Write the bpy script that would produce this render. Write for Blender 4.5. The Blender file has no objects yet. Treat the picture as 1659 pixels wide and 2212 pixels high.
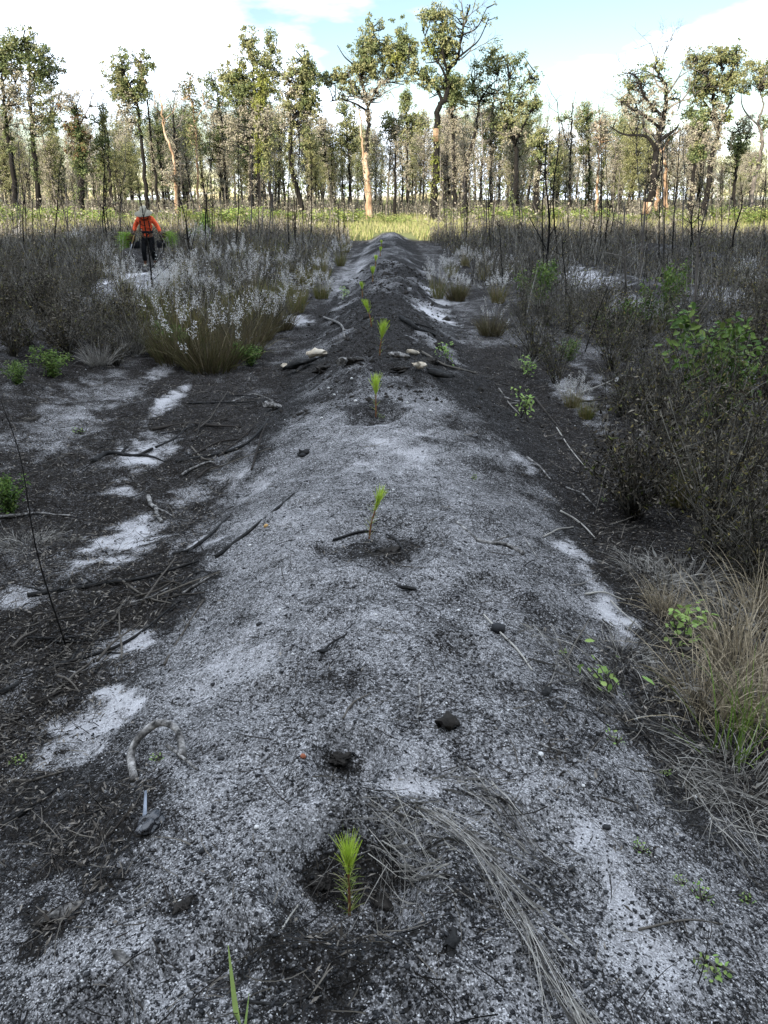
import bpy, math, random
import numpy as np
from mathutils import Vector, Matrix

# ------------------------------------------------------------------ camera, sky, sun, exposure
scene = bpy.context.scene
COL = scene.collection
R = math.radians
PITCH = R(20.7); CAMZ = 1.55; FPX = 3261.0 * 1659.0 / 3024.0     # focal length in pixels of a 1659 x 2212 picture

cam = bpy.data.cameras.new('camera'); camo = bpy.data.objects.new('camera', cam); COL.objects.link(camo)
camo.location = (0, 0, CAMZ); camo.rotation_euler = (math.pi / 2 - PITCH, 0, 0)
cam.sensor_fit = 'VERTICAL'; cam.angle_y = 2 * math.atan(1106.0 / FPX); cam.clip_end = 6000; cam.clip_start = 0.05
scene.camera = camo

SUN_EL, SUN_AZ = R(17.0), R(-146.0)          # azimuth of the sun seen from above, from +Y towards +X: behind the camera to the left
sdir = Vector((math.sin(SUN_AZ) * math.cos(SUN_EL), math.cos(SUN_AZ) * math.cos(SUN_EL), math.sin(SUN_EL)))
world = bpy.data.worlds.new('World'); scene.world = world; world.use_nodes = True
nt = world.node_tree; nt.nodes.clear(); L = nt.links.new
wo = nt.nodes.new('ShaderNodeOutputWorld'); bg = nt.nodes.new('ShaderNodeBackground'); bg.inputs[1].default_value = 0.07
sky = nt.nodes.new('ShaderNodeTexSky'); sky.sky_type = 'NISHITA'; sky.sun_disc = False
sky.sun_elevation = SUN_EL; sky.sun_rotation = SUN_AZ; sky.air_density = 1.0; sky.dust_density = 0.25; sky.ozone_density = 1.0
tc = nt.nodes.new('ShaderNodeTexCoord'); sp = nt.nodes.new('ShaderNodeSeparateXYZ'); L(tc.outputs['Generated'], sp.inputs[0])
def wmath(op, a, b):
    n = nt.nodes.new('ShaderNodeMath'); n.operation = op
    for i, v in enumerate((a, b)):
        if isinstance(v, (int, float)): n.inputs[i].default_value = v
        else: L(v, n.inputs[i])
    return n.outputs[0]
zz = wmath('ADD', wmath('MAXIMUM', sp.outputs[2], 0.0), 0.16)
cx = wmath('DIVIDE', sp.outputs[0], zz); cy = wmath('DIVIDE', sp.outputs[1], zz)
cb = nt.nodes.new('ShaderNodeCombineXYZ'); L(cx, cb.inputs[0]); L(cy, cb.inputs[1]); cb.inputs[2].default_value = 83.0
cn = nt.nodes.new('ShaderNodeTexNoise'); cn.inputs['Scale'].default_value = 0.8; cn.inputs['Detail'].default_value = 7; cn.inputs['Roughness'].default_value = 0.52
L(cb.outputs[0], cn.inputs['Vector'])
cr = nt.nodes.new('ShaderNodeValToRGB'); cr.color_ramp.elements[0].position = 0.44; cr.color_ramp.elements[1].position = 0.56
L(cn.outputs['Fac'], cr.inputs[0])
mx = nt.nodes.new('ShaderNodeMix'); mx.data_type = 'RGBA'; mx.inputs['B'].default_value = (13.0, 14.6, 17.0, 1)
L(cr.outputs[0], mx.inputs['Factor']); L(sky.outputs[0], mx.inputs['A'])
L(mx.outputs['Result'], bg.inputs[0]); L(bg.outputs[0], wo.inputs[0])

sl = bpy.data.lights.new('sun', 'SUN'); sl.energy = 4.5; sl.angle = R(0.5); sl.color = (1.0, 0.9, 0.76)
slo = bpy.data.objects.new('sun', sl); COL.objects.link(slo); slo.rotation_euler = sdir.to_track_quat('Z', 'Y').to_euler()
scene.view_settings.view_transform = 'Standard'; scene.view_settings.look = 'None'; scene.view_settings.gamma = 1
scene.view_settings.use_curve_mapping = False; scene.view_settings.exposure = 1.5
scene.render.engine = 'CYCLES'; scene.cycles.use_denoising = True; scene.cycles.max_bounces = 5; scene.cycles.diffuse_bounces = 3

# ------------------------------------------------------------------ numeric helpers
def rg(seed): return np.random.default_rng(seed)
def _h(ix, iy, s):
    n = (ix.astype(np.int64) * 374761393 + iy.astype(np.int64) * 668265263 + s * 982451653) & 0xffffffff
    n = ((n ^ (n >> 13)) * 1274126177) & 0xffffffff
    return ((n ^ (n >> 16)) & 0xffff) / 65535.0
def vn(x, y, s=0):
    ix, iy = np.floor(x), np.floor(y); fx, fy = x - ix, y - iy
    fx = fx * fx * (3 - 2 * fx); fy = fy * fy * (3 - 2 * fy)
    a, b, c, d = _h(ix, iy, s), _h(ix + 1, iy, s), _h(ix, iy + 1, s), _h(ix + 1, iy + 1, s)
    return (a * (1 - fx) + b * fx) * (1 - fy) + (c * (1 - fx) + d * fx) * fy
def fbm(x, y, s=0, o=4):
    v, a, t = 0, 0.5, 0
    for i in range(o):
        v = v + a * vn(x * 2 ** i, y * 2 ** i, s + i * 7); t += a; a *= 0.5
    return v / t
def sst(a, b, x):
    t = np.clip((x - a) / (b - a), 0, 1); return t * t * (3 - 2 * t)

SEEDLINGS_Y = [1.47, 3.78, 6.2, 8.75, 11.1, 13.6, 16.6, 19.2, 22.0, 25.0]
SEEDLINGS_PX = [(755, 1978), (797, 1163), (812, 902), (820, 768), (803, 706), (783, 642), (805, 610), (811, 577), (821, 553), (824, 536)]
PITS = [(-0.075, 1.57, .17, .10), (-0.10, 2.0, .10, .06), (-.62, 1.25, .08, .04), (-.38, 1.36, .09, .03), (.30, 1.25, .10, .025), (.42, 1.75, .09, .025), (-.42, 2.4, .12, .03), (.28, 2.6, .11, .03), (.12, 1.18, .09, .03), (-.2, 2.9, .1, .025), (.5, 3.2, .13, .04), (-.45, 4.4, .14, .03), (-0.07, 3.72, .26, .05), (-0.06, 6.2, .2, .03), (-0.55, 1.28, .10, .035), (0.05, 3.45, .14, .04)]
def xc(y): return 0.02 + 0.005 * np.clip(y, 0, 60) + 0.05 * np.sin(y * 0.35)
def height(x, y):
    x = np.asarray(x, float); y = np.asarray(y, float)
    dx = x - xc(y)
    near = 1 - sst(43, 47, y)
    w = 0.98 - 0.22 * sst(6, 10, y) + 0.16 * (fbm(y * 0.8, y * 0 + 3.3, 5, 3) - 0.5)
    ridge = np.exp(-(np.abs(dx) / w) ** 2.7)
    lump = 0.13 * np.exp(-((y - 7.9) / 0.7) ** 2) * np.exp(-(dx / 0.75) ** 2) * (0.4 + 1.2 * vn(x * 2.1, y * 2.1, 11)) - 0.05 * np.exp(-((y - 5.1) / 0.6) ** 2)
    z = -0.38 + 0.38 * ridge * near + lump
    for c, hh, ww in ((5.05, 0.42, 1.15), (-4.7, 0.36, 1.3), (10.2, 0.4, 1.2), (-9.6, 0.4, 1.2)):
        d2 = x - c - 0.25 * np.sin(y * 0.23 + c)
        z = z + near * sst(2.0, 5, y) * hh * np.exp(-(np.abs(d2) / ww) ** 2.4) * (0.55 + 0.8 * fbm(y * 0.35, x * 0 + c, 21, 2))
    rough = 0.5 + 0.5 * sst(4, 9, y) + 0.9 * sst(7, 9, y) * np.exp(-(dx / 1.0) ** 2)
    z = z + (fbm(x * 0.9, y * 0.9, 31, 3) - 0.5) * 0.10 * near + (fbm(x * 3.3, y * 3.3, 41, 4) - 0.5) * 0.075 * rough * (1 - sst(25, 60, y))
    z = z + (fbm(x * 8, y * 8, 52, 3) - 0.5) * 0.03 * (1 - sst(8, 20, y)) + (fbm(x * 16, y * 16, 51, 3) - 0.5) * 0.024 * (1 - sst(6, 18, y)) * (0.6 + 0.8 * rough)
    z = z + ((fbm(x * 2.0, y * 1.3, 45, 4) - .5) * .26 + (fbm(x * .7, y * 1.9, 46, 2) - .5) * .16) * sst(7, 11, y) * near * np.exp(-(dx / 1.05) ** 2)
    for px, py, r, dp in PITS:
        q = ((x - px) ** 2 + (y - py) ** 2) / (r * r)
        z = z - dp * np.exp(-q * q) + dp * 0.5 * np.exp(-((np.sqrt(q) - 1.45) / 0.35) ** 2)
    return z + (fbm(x * 0.02, y * 0.02, 61, 2) - 0.5) * 0.8 * sst(60, 160, y)
def hz(x, y): return float(height(np.array([x]), np.array([y]))[0])

CP, SPT = math.cos(PITCH), math.sin(PITCH)
def ray(px, py):
    u = (px - 829.5) / FPX; v = (1106.0 - py) / FPX
    return np.array([u, CP + v * SPT, -SPT + v * CP])
_T = np.concatenate([np.linspace(0.8, 12, 2500), np.geomspace(12.02, 400, 2500)])
def at(px, py):
    d = ray(px, py); P = d[None, :] * _T[:, None]; P[:, 2] += CAMZ
    below = P[:, 2] < height(P[:, 0], P[:, 1])
    i = int(np.argmax(below)) if below.any() else len(_T) - 1
    return np.array([P[i, 0], P[i, 1], hz(P[i, 0], P[i, 1])])
def onplane(px, py, d):
    r = ray(px, py); t = d / r[1]; return np.array([r[0] * t, d, CAMZ + r[2] * t])

# ------------------------------------------------------------------ mesh helpers
def mk(name, chunks, mats, parent=None, smooth=False, attrs=None):
    Vs, Lp, Ls, Mi, off = [], [], [], [], 0
    for V, F, mi in chunks:
        if len(V) == 0 or len(F) == 0: continue
        Vs.append(V); F = np.asarray(F); Lp.append((F + off).ravel()); Ls.append(np.full(len(F), F.shape[1])); Mi.append(np.full(len(F), mi)); off += len(V)
    V = np.concatenate(Vs).astype(np.float32); lp = np.concatenate(Lp).astype(np.int32); ln = np.concatenate(Ls); mi = np.concatenate(Mi).astype(np.int32)
    me = bpy.data.meshes.new(name); me.vertices.add(len(V)); me.vertices.foreach_set('co', V.ravel())
    me.loops.add(len(lp)); me.loops.foreach_set('vertex_index', lp)
    me.polygons.add(len(ln)); st = np.zeros(len(ln), np.int32); st[1:] = np.cumsum(ln)[:-1]
    me.polygons.foreach_set('loop_start', st); me.polygons.foreach_set('material_index', mi)
    if smooth: me.polygons.foreach_set('use_smooth', np.ones(len(ln), bool))
    for m in (mats if isinstance(mats, (list, tuple)) else [mats]): me.materials.append(m)
    if attrs:
        for k, a in attrs.items():
            at_ = me.attributes.new(k, 'FLOAT', 'POINT'); at_.data.foreach_set('value', a.astype(np.float32))
    me.update(calc_edges=True)
    o = bpy.data.objects.new(name, me); COL.objects.link(o)
    if parent: o.parent = parent
    return o
def tag(o, label=None, cat=None, group=None, kind=None):
    for k, v in (('label', label), ('category', cat), ('group', group), ('kind', kind)):
        if v: o[k] = v
    return o
def empty(name, loc=(0, 0, 0), rz=0.0, sc=1.0):
    o = bpy.data.objects.new(name, None); COL.objects.link(o); o.empty_display_size = 0.1
    o.location = tuple(float(c) for c in loc); o.rotation_euler = (0, 0, rz); o.scale = (sc,) * 3 if isinstance(sc, (int, float)) else sc
    return o
def dup(root, loc, rz=0.0, sc=1.0, label=None, tilt=(0, 0)):
    r = root.copy(); COL.objects.link(r); r.location = tuple(float(c) for c in loc); r.rotation_euler = (tilt[0], tilt[1], rz)
    r.scale = (sc,) * 3 if isinstance(sc, (int, float)) else sc
    if label: r['label'] = label
    for ch in root.children:
        c = ch.copy(); COL.objects.link(c); c.parent = r
        for g in ch.children:
            e = g.copy(); COL.objects.link(e); e.parent = c
    return r
def nrm(v): return v / np.maximum(np.linalg.norm(v, axis=-1, keepdims=True), 1e-9)
def rdirs(r, n): return nrm(r.normal(size=(n, 3)))
def ribbons(P, D, Ln, W, droop, seg, r, side=None, bend=0.0, tip=0.12):
    n = len(P); D = nrm(D); Ln = np.broadcast_to(Ln, n); W = np.broadcast_to(W, n); droop = np.broadcast_to(droop, n)
    S = nrm(np.cross(D, rdirs(r, n))) if side is None else side
    B = nrm(np.cross(D, rdirs(r, n))) * bend
    V = np.zeros((n, seg + 1, 2, 3))
    for i in range(seg + 1):
        t = i / seg
        c = P + D * (Ln * t)[:, None] + B * (Ln * t * t)[:, None]; c = c.copy(); c[:, 2] -= droop * Ln * t * t
        w = W * (1 - (1 - tip) * t ** 1.6) * 0.5
        V[:, i, 0] = c - S * w[:, None]; V[:, i, 1] = c + S * w[:, None]
    b = np.arange(n)[:, None] * (2 * (seg + 1)); F = []
    for i in range(seg): F.append(np.concatenate([b + 2 * i, b + 2 * i + 1, b + 2 * i + 3, b + 2 * i + 2], 1))
    return V.reshape(-1, 3), np.concatenate(F)
def ribbon_ends(P, D, Ln, droop):
    c = P + nrm(D) * np.broadcast_to(Ln, len(P))[:, None]; c = c.copy(); c[:, 2] -= droop * Ln; return c
def leaves(P, D, N, Ln, W, fold=0.15, wid=0.45):
    n = len(P); D = nrm(D); S = nrm(np.cross(D, N)); U = np.cross(S, D)
    Ln = np.broadcast_to(Ln, n)[:, None]; W = np.broadcast_to(W, n)[:, None]
    V = np.stack([P, P + D * Ln * wid - S * W / 2 + U * W * fold, P + D * Ln, P + D * Ln * wid + S * W / 2 + U * W * fold], 1)
    return V.reshape(-1, 3), np.arange(n * 4).reshape(n, 4)
def leaf6(P, D, N, Ln, W, fold=0.2, droop=0.15):
    """a rounder leaf of six faces, folded along its midrib"""
    n = len(P); D = nrm(D); S = nrm(np.cross(D, N)); U = np.cross(S, D); Ln = np.broadcast_to(Ln, n)[:, None]; W = np.broadcast_to(W, n)[:, None]
    mid = P + D * Ln * .5 - U * W * fold; tipp = P + D * Ln; tipp = tipp.copy(); tipp[:, 2] -= (droop * Ln)[:, 0]
    V = np.stack([P, P + D * Ln * .25 - S * W * .42, P + D * Ln * .65 - S * W * .45, tipp, P + D * Ln * .65 + S * W * .45, P + D * Ln * .25 + S * W * .42, mid], 1)
    F = np.array([[6, i, (i + 1) % 6] for i in range(6)])
    return V.reshape(-1, 3), (F[None] + np.arange(n)[:, None, None] * 7).reshape(-1, 3)
def tube(pts, rad, sides=5):
    pts = np.asarray(pts, float); m = len(pts); rad = np.broadcast_to(rad, m)
    T = nrm(np.gradient(pts, axis=0)); ref = np.array([0.31, 0.93, 0.2]) if abs(T[0, 2]) > 0.8 else np.array([0.05, 0.1, 1.0])
    A = nrm(np.cross(T, ref)); B = np.cross(T, A); a = np.arange(sides) * 2 * math.pi / sides
    V = pts[:, None] + (A[:, None] * np.cos(a)[None, :, None] + B[:, None] * np.sin(a)[None, :, None]) * rad[:, None, None]
    V = np.concatenate([V.reshape(-1, 3), pts[:1], pts[-1:]]); c0 = m * sides
    i, k = np.meshgrid(np.arange(m - 1), np.arange(sides), indexing='ij'); k2 = (k + 1) % sides
    a_, b_, c_, d_ = (i * sides + k).ravel(), (i * sides + k2).ravel(), ((i + 1) * sides + k2).ravel(), ((i + 1) * sides + k).ravel()
    k = np.arange(sides); k2 = (k + 1) % sides; e = (m - 1) * sides
    F = np.concatenate([np.stack([a_, b_, c_], 1), np.stack([a_, c_, d_], 1), np.stack([k * 0 + c0, k2, k], 1), np.stack([k * 0 + c0 + 1, e + k, e + k2], 1)])
    return V, F
class MB:
    def __init__(s): s.c = []
    def add(s, V, F, mi=0): s.c.append((np.asarray(V, float), np.asarray(F), mi)); return s
    def tube(s, pts, rad, sides=5, mi=0): V, F = tube(pts, rad, sides); s.c.append((V, F, mi)); return s
    def build(s, name, mats, parent=None, smooth=False): return mk(name, s.c, mats, parent, smooth)
def curve(p, n):
    """Catmull-Rom through the points p, n samples"""
    p = np.asarray(p, float); q = np.concatenate([[2 * p[0] - p[1]], p, [2 * p[-1] - p[-2]]]); out = []
    for t in np.linspace(0, len(p) - 1 - 1e-6, n):
        i = int(t); f = t - i; a, b, c, d = q[i], q[i + 1], q[i + 2], q[i + 3]
        out.append(0.5 * (2 * b + (c - a) * f + (2 * a - 5 * b + 4 * c - d) * f * f + (3 * b - a - 3 * c + d) * f ** 3))
    return np.array(out)
OCT_V = np.array([[1, 0, 0], [-1, 0, 0], [0, 1, 0], [0, -1, 0], [0, 0, 1], [0, 0, -1]], float)
OCT_F = np.array([[0, 2, 4], [2, 1, 4], [1, 3, 4], [3, 0, 4], [2, 0, 5], [1, 2, 5], [3, 1, 5], [0, 3, 5]])
def chips(P, size, r, flat=0.55):
    n = len(P); J = 1 + (r.random((n, 6, 1)) - 0.5) * 0.9
    V = OCT_V[None] * J * np.stack([r.uniform(.6, 1.3, n), r.uniform(.45, 1, n), r.uniform(flat * .5, flat, n)], 1)[:, None]
    a = r.random(n) * 6.283; ca, sa = np.cos(a)[:, None], np.sin(a)[:, None]
    tl = r.normal(size=(n, 1)) * 0.35
    X = V[..., 0] * ca - V[..., 1] * sa; Y = V[..., 0] * sa + V[..., 1] * ca; Z = V[..., 2] + X * tl
    V = np.stack([X, Y, Z], -1) * np.broadcast_to(size, n)[:, None, None] + P[:, None]
    return V.reshape(-1, 3), (OCT_F[None] + np.arange(n)[:, None, None] * 6).reshape(-1, 3)
def rock(seed, sub=2, amp=0.35, sc=(1, 1, 1)):
    import bmesh
    bm = bmesh.new(); bmesh.ops.create_icosphere(bm, subdivisions=sub, radius=1)
    V = np.array([v.co[:] for v in bm.verts]); F = np.array([[v.index for v in f.verts] for f in bm.faces]); bm.free()
    n = fbm(V[:, 0] * 1.7 + V[:, 2] * .9 + 40, V[:, 1] * 1.7 - V[:, 2] * 1.1 + 40, seed, 3) - .5
    n2 = np.round((vn(V[:, 0] * 1.3 + 20, V[:, 1] * 1.3 + V[:, 2] * 1.3 + 20, seed + 5)) * 4) / 4 - .5
    n3 = fbm(V[:, 0] * 5 + V[:, 2] * 4.1 + 60, V[:, 1] * 5 - V[:, 2] * 3.7 + 60, seed + 9, 3) - .5
    return V * (1 + amp * 1.6 * n + amp * .5 * n2 + (amp * 1.3 * n3 if sub > 2 else 0))[:, None] * np.array(sc), F

# ------------------------------------------------------------------ materials
def newmat(name):
    m = bpy.data.materials.new(name); m.use_nodes = True; t = m.node_tree; return m, t, t.nodes['Principled BSDF'], t.links.new
def ramp(t, cols):
    n = t.nodes.new('ShaderNodeValToRGB'); e = n.color_ramp.elements
    while len(e) < len(cols): e.new(0.5)
    for i, (p, c) in enumerate(cols): e[i].position = p; e[i].color = (*c, 1)
    return n
def island_mat(name, cols, rough=0.7, transl=0.0, spec=0.08, along=None):
    """colour picked at random for each blade, leaf or chip"""
    m, t, b, lk = newmat(name); g = t.nodes.new('ShaderNodeNewGeometry'); oi = t.nodes.new('ShaderNodeObjectInfo')
    ad = t.nodes.new('ShaderNodeMath'); ad.operation = 'MULTIPLY_ADD'; lk(oi.outputs['Random'], ad.inputs[0]); ad.inputs[1].default_value = 0.37; lk(g.outputs['Random Per Island'], ad.inputs[2])
    fr = t.nodes.new('ShaderNodeMath'); fr.operation = 'PINGPONG'; lk(ad.outputs[0], fr.inputs[0]); fr.inputs[1].default_value = 1.0
    n = len(cols); rp = ramp(t, [(i / max(1, n - 1), c) for i, c in enumerate(cols)]); lk(fr.outputs[0], rp.inputs[0])
    lk(rp.outputs[0], b.inputs['Base Color']); b.inputs['Roughness'].default_value = rough; b.inputs['Specular IOR Level'].default_value = spec
    if transl:
        tr = t.nodes.new('ShaderNodeBsdfTranslucent'); lk(rp.outputs[0], tr.inputs[0]); ms = t.nodes.new('ShaderNodeMixShader'); ms.inputs[0].default_value = transl
        lk(b.outputs[0], ms.inputs[1]); lk(tr.outputs[0], ms.inputs[2]); lk(ms.outputs[0], t.nodes['Material Output'].inputs[0])
    return m
def noise_mat(name, cols, scale=8.0, stretch=(1, 1, 1), rough=0.85, bump=0.4, detail=5, spec=0.1, bdist=0.02):
    m, t, b, lk = newmat(name); c = t.nodes.new('ShaderNodeTexCoord'); mp = t.nodes.new('ShaderNodeMapping'); mp.inputs['Scale'].default_value = stretch
    lk(c.outputs['Object'], mp.inputs[0]); n = t.nodes.new('ShaderNodeTexNoise'); n.inputs['Scale'].default_value = scale; n.inputs['Detail'].default_value = detail
    n.inputs['Roughness'].default_value = 0.65; lk(mp.outputs[0], n.inputs['Vector']); rp = ramp(t, cols); lk(n.outputs['Fac'], rp.inputs[0]); lk(rp.outputs[0], b.inputs['Base Color'])
    b.inputs['Roughness'].default_value = rough; b.inputs['Specular IOR Level'].default_value = spec
    if bump:
        bp = t.nodes.new('ShaderNodeBump'); bp.inputs['Strength'].default_value = bump; bp.inputs['Distance'].default_value = bdist; lk(n.outputs['Fac'], bp.inputs['Height']); lk(bp.outputs[0], b.inputs['Normal'])
    return m
M = {}
M['bark_char'] = noise_mat('charred_bark', [(.3, (.007, .0065, .006)), (.6, (.015, .0135, .012)), (.85, (.05, .044, .038))], 1.6, (3, 3, .5), .9, .6)
M['bark_cream'] = noise_mat('cream_bark', [(.3, (.05, .04, .032)), (.46, (.28, .18, .11)), (.6, (.42, .33, .24)), (.8, (.50, .43, .34))], .8, (2, 2, .5), .8, .2)
M['bark_grey'] = noise_mat('grey_bark', [(.3, (.03, .027, .025)), (.5, (.13, .115, .10)), (.75, (.30, .27, .24))], 1.4, (3, 3, .6), .9, .4)
M['bark_pale'] = noise_mat('pale_bare_branch', [(.3, (.12, .10, .09)), (.6, (.36, .32, .28))], 2.0, (2, 2, .6), .9, .2)
M['leaf_green'] = island_mat('gum_leaf_green', [(.045, .066, .030), (.08, .108, .045), (.12, .145, .06), (.17, .19, .085)], .55, .12)
M['leaf_olive'] = island_mat('gum_leaf_olive', [(.08, .09, .04), (.125, .14, .058), (.185, .19, .085), (.27, .26, .13)], .55, .12)
M['leaf_yellow'] = island_mat('gum_leaf_yellow_green', [(.10, .12, .03), (.17, .19, .05), (.22, .23, .06)], .55, .15)
M['leaf_dead'] = island_mat('gum_leaf_dead', [(.14, .125, .09), (.23, .205, .16), (.32, .285, .23), (.18, .18, .11)], .8, .05)
M['leaf_rust'] = island_mat('gum_leaf_rust', [(.10, .055, .03), (.17, .10, .05), (.12, .10, .05)], .8, .05)
M['seed_green'] = island_mat('pine_needle_lime', [(.30, .44, .05), (.42, .57, .07), (.55, .66, .11)], .5, .25)
M['seed_low'] = island_mat('pine_needle_lower', [(.20, .28, .07), (.30, .36, .10), (.34, .32, .14)], .5, .2)
M['seed_stem'] = noise_mat('pine_seedling_stem', [(.3, (.14, .06, .03)), (.7, (.30, .14, .07))], 60, (1, 1, 1), .7, .2)
M['twig_dark'] = island_mat('charred_twig', [(.006, .0055, .005), (.014, .0125, .011), (.035, .03, .026), (.14, .125, .105)], .85, 0)
M['twig_brown'] = island_mat('dead_brown_twig', [(.012, .011, .009), (.03, .027, .021), (.062, .056, .045), (.20, .185, .155)], .85, 0)
M['leaf_brown'] = island_mat('dead_brown_leaf', [(.016, .013, .009), (.035, .029, .02), (.065, .054, .039), (.21, .185, .145)], .75, .05)
M['straw'] = island_mat('dry_straw', [(.05, .04, .028), (.14, .115, .08), (.30, .25, .17), (.46, .38, .26)], .6, .08)
M['straw_grey'] = island_mat('grey_straw', [(.035, .032, .03), (.09, .083, .074), (.21, .195, .175), (.42, .395, .35)], .65, .05)
M['grass_olive'] = island_mat('olive_grass_blade', [(.055, .07, .02), (.10, .12, .03), (.17, .17, .05), (.24, .19, .08), (.12, .10, .05)], .6, .15)
M['grass_green'] = island_mat('green_grass_blade', [(.07, .12, .025), (.13, .20, .04), (.20, .26, .06)], .55, .2)
M['grass_sun'] = island_mat('tall_field_grass', [(.11, .15, .045), (.17, .21, .065), (.25, .25, .10), (.33, .30, .16)], .6, .2)
M['grass_dark'] = island_mat('dark_olive_blade', [(.03, .035, .014), (.055, .06, .022), (.10, .095, .04), (.15, .12, .065), (.05, .038, .026)], .6, .1)
M['plume'] = island_mat('white_seed_plume', [(.42, .40, .37), (.58, .56, .53), (.76, .74, .72)], .8, .3)
M['leaf_bright'] = island_mat('bright_green_leaf', [(.03, .06, .015), (.06, .11, .022), (.10, .17, .035), (.17, .22, .06)], .45, .2)
M['leaf_weed'] = island_mat('pale_weed_leaf', [(.15, .27, .07), (.24, .36, .10), (.30, .38, .12)], .5, .25)
M['leaf_fern'] = island_mat('sunlit_scrub_leaf', [(.10, .16, .035), (.17, .24, .055), (.24, .29, .08), (.28, .27, .11)], .55, .2)
M['charcoal'] = island_mat('charcoal_chip', [(.008, .008, .009), (.016, .016, .017), (.03, .03, .031)], .6, 0, .2)
M['pebble'] = island_mat('quartz_grain', [(.25, .24, .24), (.40, .39, .385), (.66, .65, .64)], .6, 0)
M['litter'] = island_mat('leaf_litter', [(.006, .0055, .005), (.014, .012, .010), (.045, .038, .031), (.22, .195, .165)], .8, 0)
M['wood_grey'] = noise_mat('weathered_grey_wood', [(.35, (.02, .019, .018)), (.5, (.15, .14, .13)), (.68, (.42, .40, .375))], 34, (1, 1, 1), .8, .6, bdist=.006)
M['wood_pale'] = noise_mat('pale_broken_wood', [(.25, (.12, .09, .06)), (.45, (.45, .38, .29)), (.8, (.66, .60, .50))], 14, (1, 1, 1), .8, .5, bdist=.01)
M['wood_char'] = noise_mat('burnt_wood', [(.3, (.010, .010, .010)), (.6, (.028, .027, .026)), (.8, (.10, .095, .09))], 30, (1, 1, 1), .75, .7, bdist=.006)
M['quartz'] = noise_mat('white_quartz', [(.3, (.45, .44, .42)), (.7, (.78, .77, .75))], 50, (1, 1, 1), .6, .3, bdist=.004)
M['rust_stone'] = noise_mat('rusty_stone', [(.3, (.20, .06, .03)), (.7, (.36, .14, .08))], 60, (1, 1, 1), .7, .3, bdist=.004)
M['ochre_stone'] = noise_mat('ochre_stone', [(.3, (.35, .20, .07)), (.7, (.55, .36, .16))], 60, (1, 1, 1), .7, .3, bdist=.004)
M['clod'] = noise_mat('dark_soil_clod', [(.3, (.012, .011, .010)), (.6, (.035, .031, .027)), (.85, (.13, .125, .12))], 24, (1, 1, 1), .95, .8, bdist=.01)

def ground_material():
    m, t, b, lk = newmat('burnt_sandy_soil')
    def N(k): return t.nodes.new(k)
    def attr(n): a = N('ShaderNodeAttribute'); a.attribute_name = n; return a.outputs['Fac']
    def mt(op, a, c, d=None, clamp=False):
        n = N('ShaderNodeMath'); n.operation = op; n.use_clamp = clamp
        for i, v in enumerate((a, c, d)):
            if v is None: continue
            if isinstance(v, (int, float)): n.inputs[i].default_value = v
            else: lk(v, n.inputs[i])
        return n.outputs[0]
    def mixc(f, a, c):
        n = N('ShaderNodeMix'); n.data_type = 'RGBA'
        if isinstance(f, (int, float)): n.inputs['Factor'].default_value = f
        else: lk(f, n.inputs['Factor'])
        for k, v in (('A', a), ('B', c)):
            if isinstance(v, tuple): n.inputs[k].default_value = (*v, 1)
            else: lk(v, n.inputs[k])
        return n.outputs['Result']
    co = N('ShaderNodeTexCoord').outputs['Object']
    def vor(s):
        v = N('ShaderNodeTexVoronoi'); v.inputs['Scale'].default_value = s; lk(co, v.inputs['Vector'])
        sp_ = N('ShaderNodeSeparateColor'); lk(v.outputs['Color'], sp_.inputs[0]); return v.outputs['Distance'], sp_.outputs[0], sp_.outputs[1]
    def noi(s, d=4, rr=.6):
        n = N('ShaderNodeTexNoise'); n.inputs['Scale'].default_value = s; n.inputs['Detail'].default_value = d; n.inputs['Roughness'].default_value = rr; lk(co, n.inputs['Vector']); return n.outputs['Fac']
    s = attr('sand'); br = attr('brown'); gr = attr('green')
    d1, r1, q1 = vor(120); d2, r2, q2 = vor(270); d3, r3, q3 = vor(55)
    nb = noi(9, 5, .65); nf = noi(60, 4, .7)
    amp = mt('MULTIPLY_ADD', s, 1.5, .2, False); amp = mt('MINIMUM', amp, 1.0)
    s2 = mt('MULTIPLY_ADD', mt('MULTIPLY', mt('SUBTRACT', nb, .5), 1.0), amp, s)
    s2 = mt('MULTIPLY_ADD', mt('MULTIPLY', mt('SUBTRACT', nf, .5), .6), amp, s2)
    def grain(rr, soft): return mt('MULTIPLY_ADD', mt('SUBTRACT', s2, rr), 1 / soft, .5, True)
    g = mt('MULTIPLY_ADD', grain(r2, .22), .45, mt('MULTIPLY_ADD', grain(r1, .2), .40, mt('MULTIPLY', grain(r3, .35), .15)))
    white = mixc(mt('POWER', q2, 1.8), (.17, .165, .165), (.54, .525, .525))
    white = mixc(mt('MULTIPLY_ADD', s, 1.6, -1.0, True), white, (.50, .485, .49))
    dark = mixc(q1, (.006, .0058, .0056), (.026, .0245, .023))
    dark = mixc(mt('MULTIPLY', br, .8), dark, mixc(r2, (.006, .0052, .0045), (.024, .0195, .0155)))
    c = mixc(g, dark, white)
    c = mixc(gr, c, mixc(nb, (.20, .18, .08), (.14, .17, .06)))
    lk(c, b.inputs['Base Color']); b.inputs['Roughness'].default_value = 1; b.inputs['Specular IOR Level'].default_value = .04
    bp = N('ShaderNodeBump'); bp.inputs['Strength'].default_value = .7; bp.inputs['Distance'].default_value = .009
    lk(mt('ADD', mt('MULTIPLY', nf, 1.0), mt('SUBTRACT', mt('MULTIPLY', r1, .5), mt('MULTIPLY', d1, .4))), bp.inputs['Height']); lk(bp.outputs[0], b.inputs['Normal'])
    return m
M['ground'] = ground_material()

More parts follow.
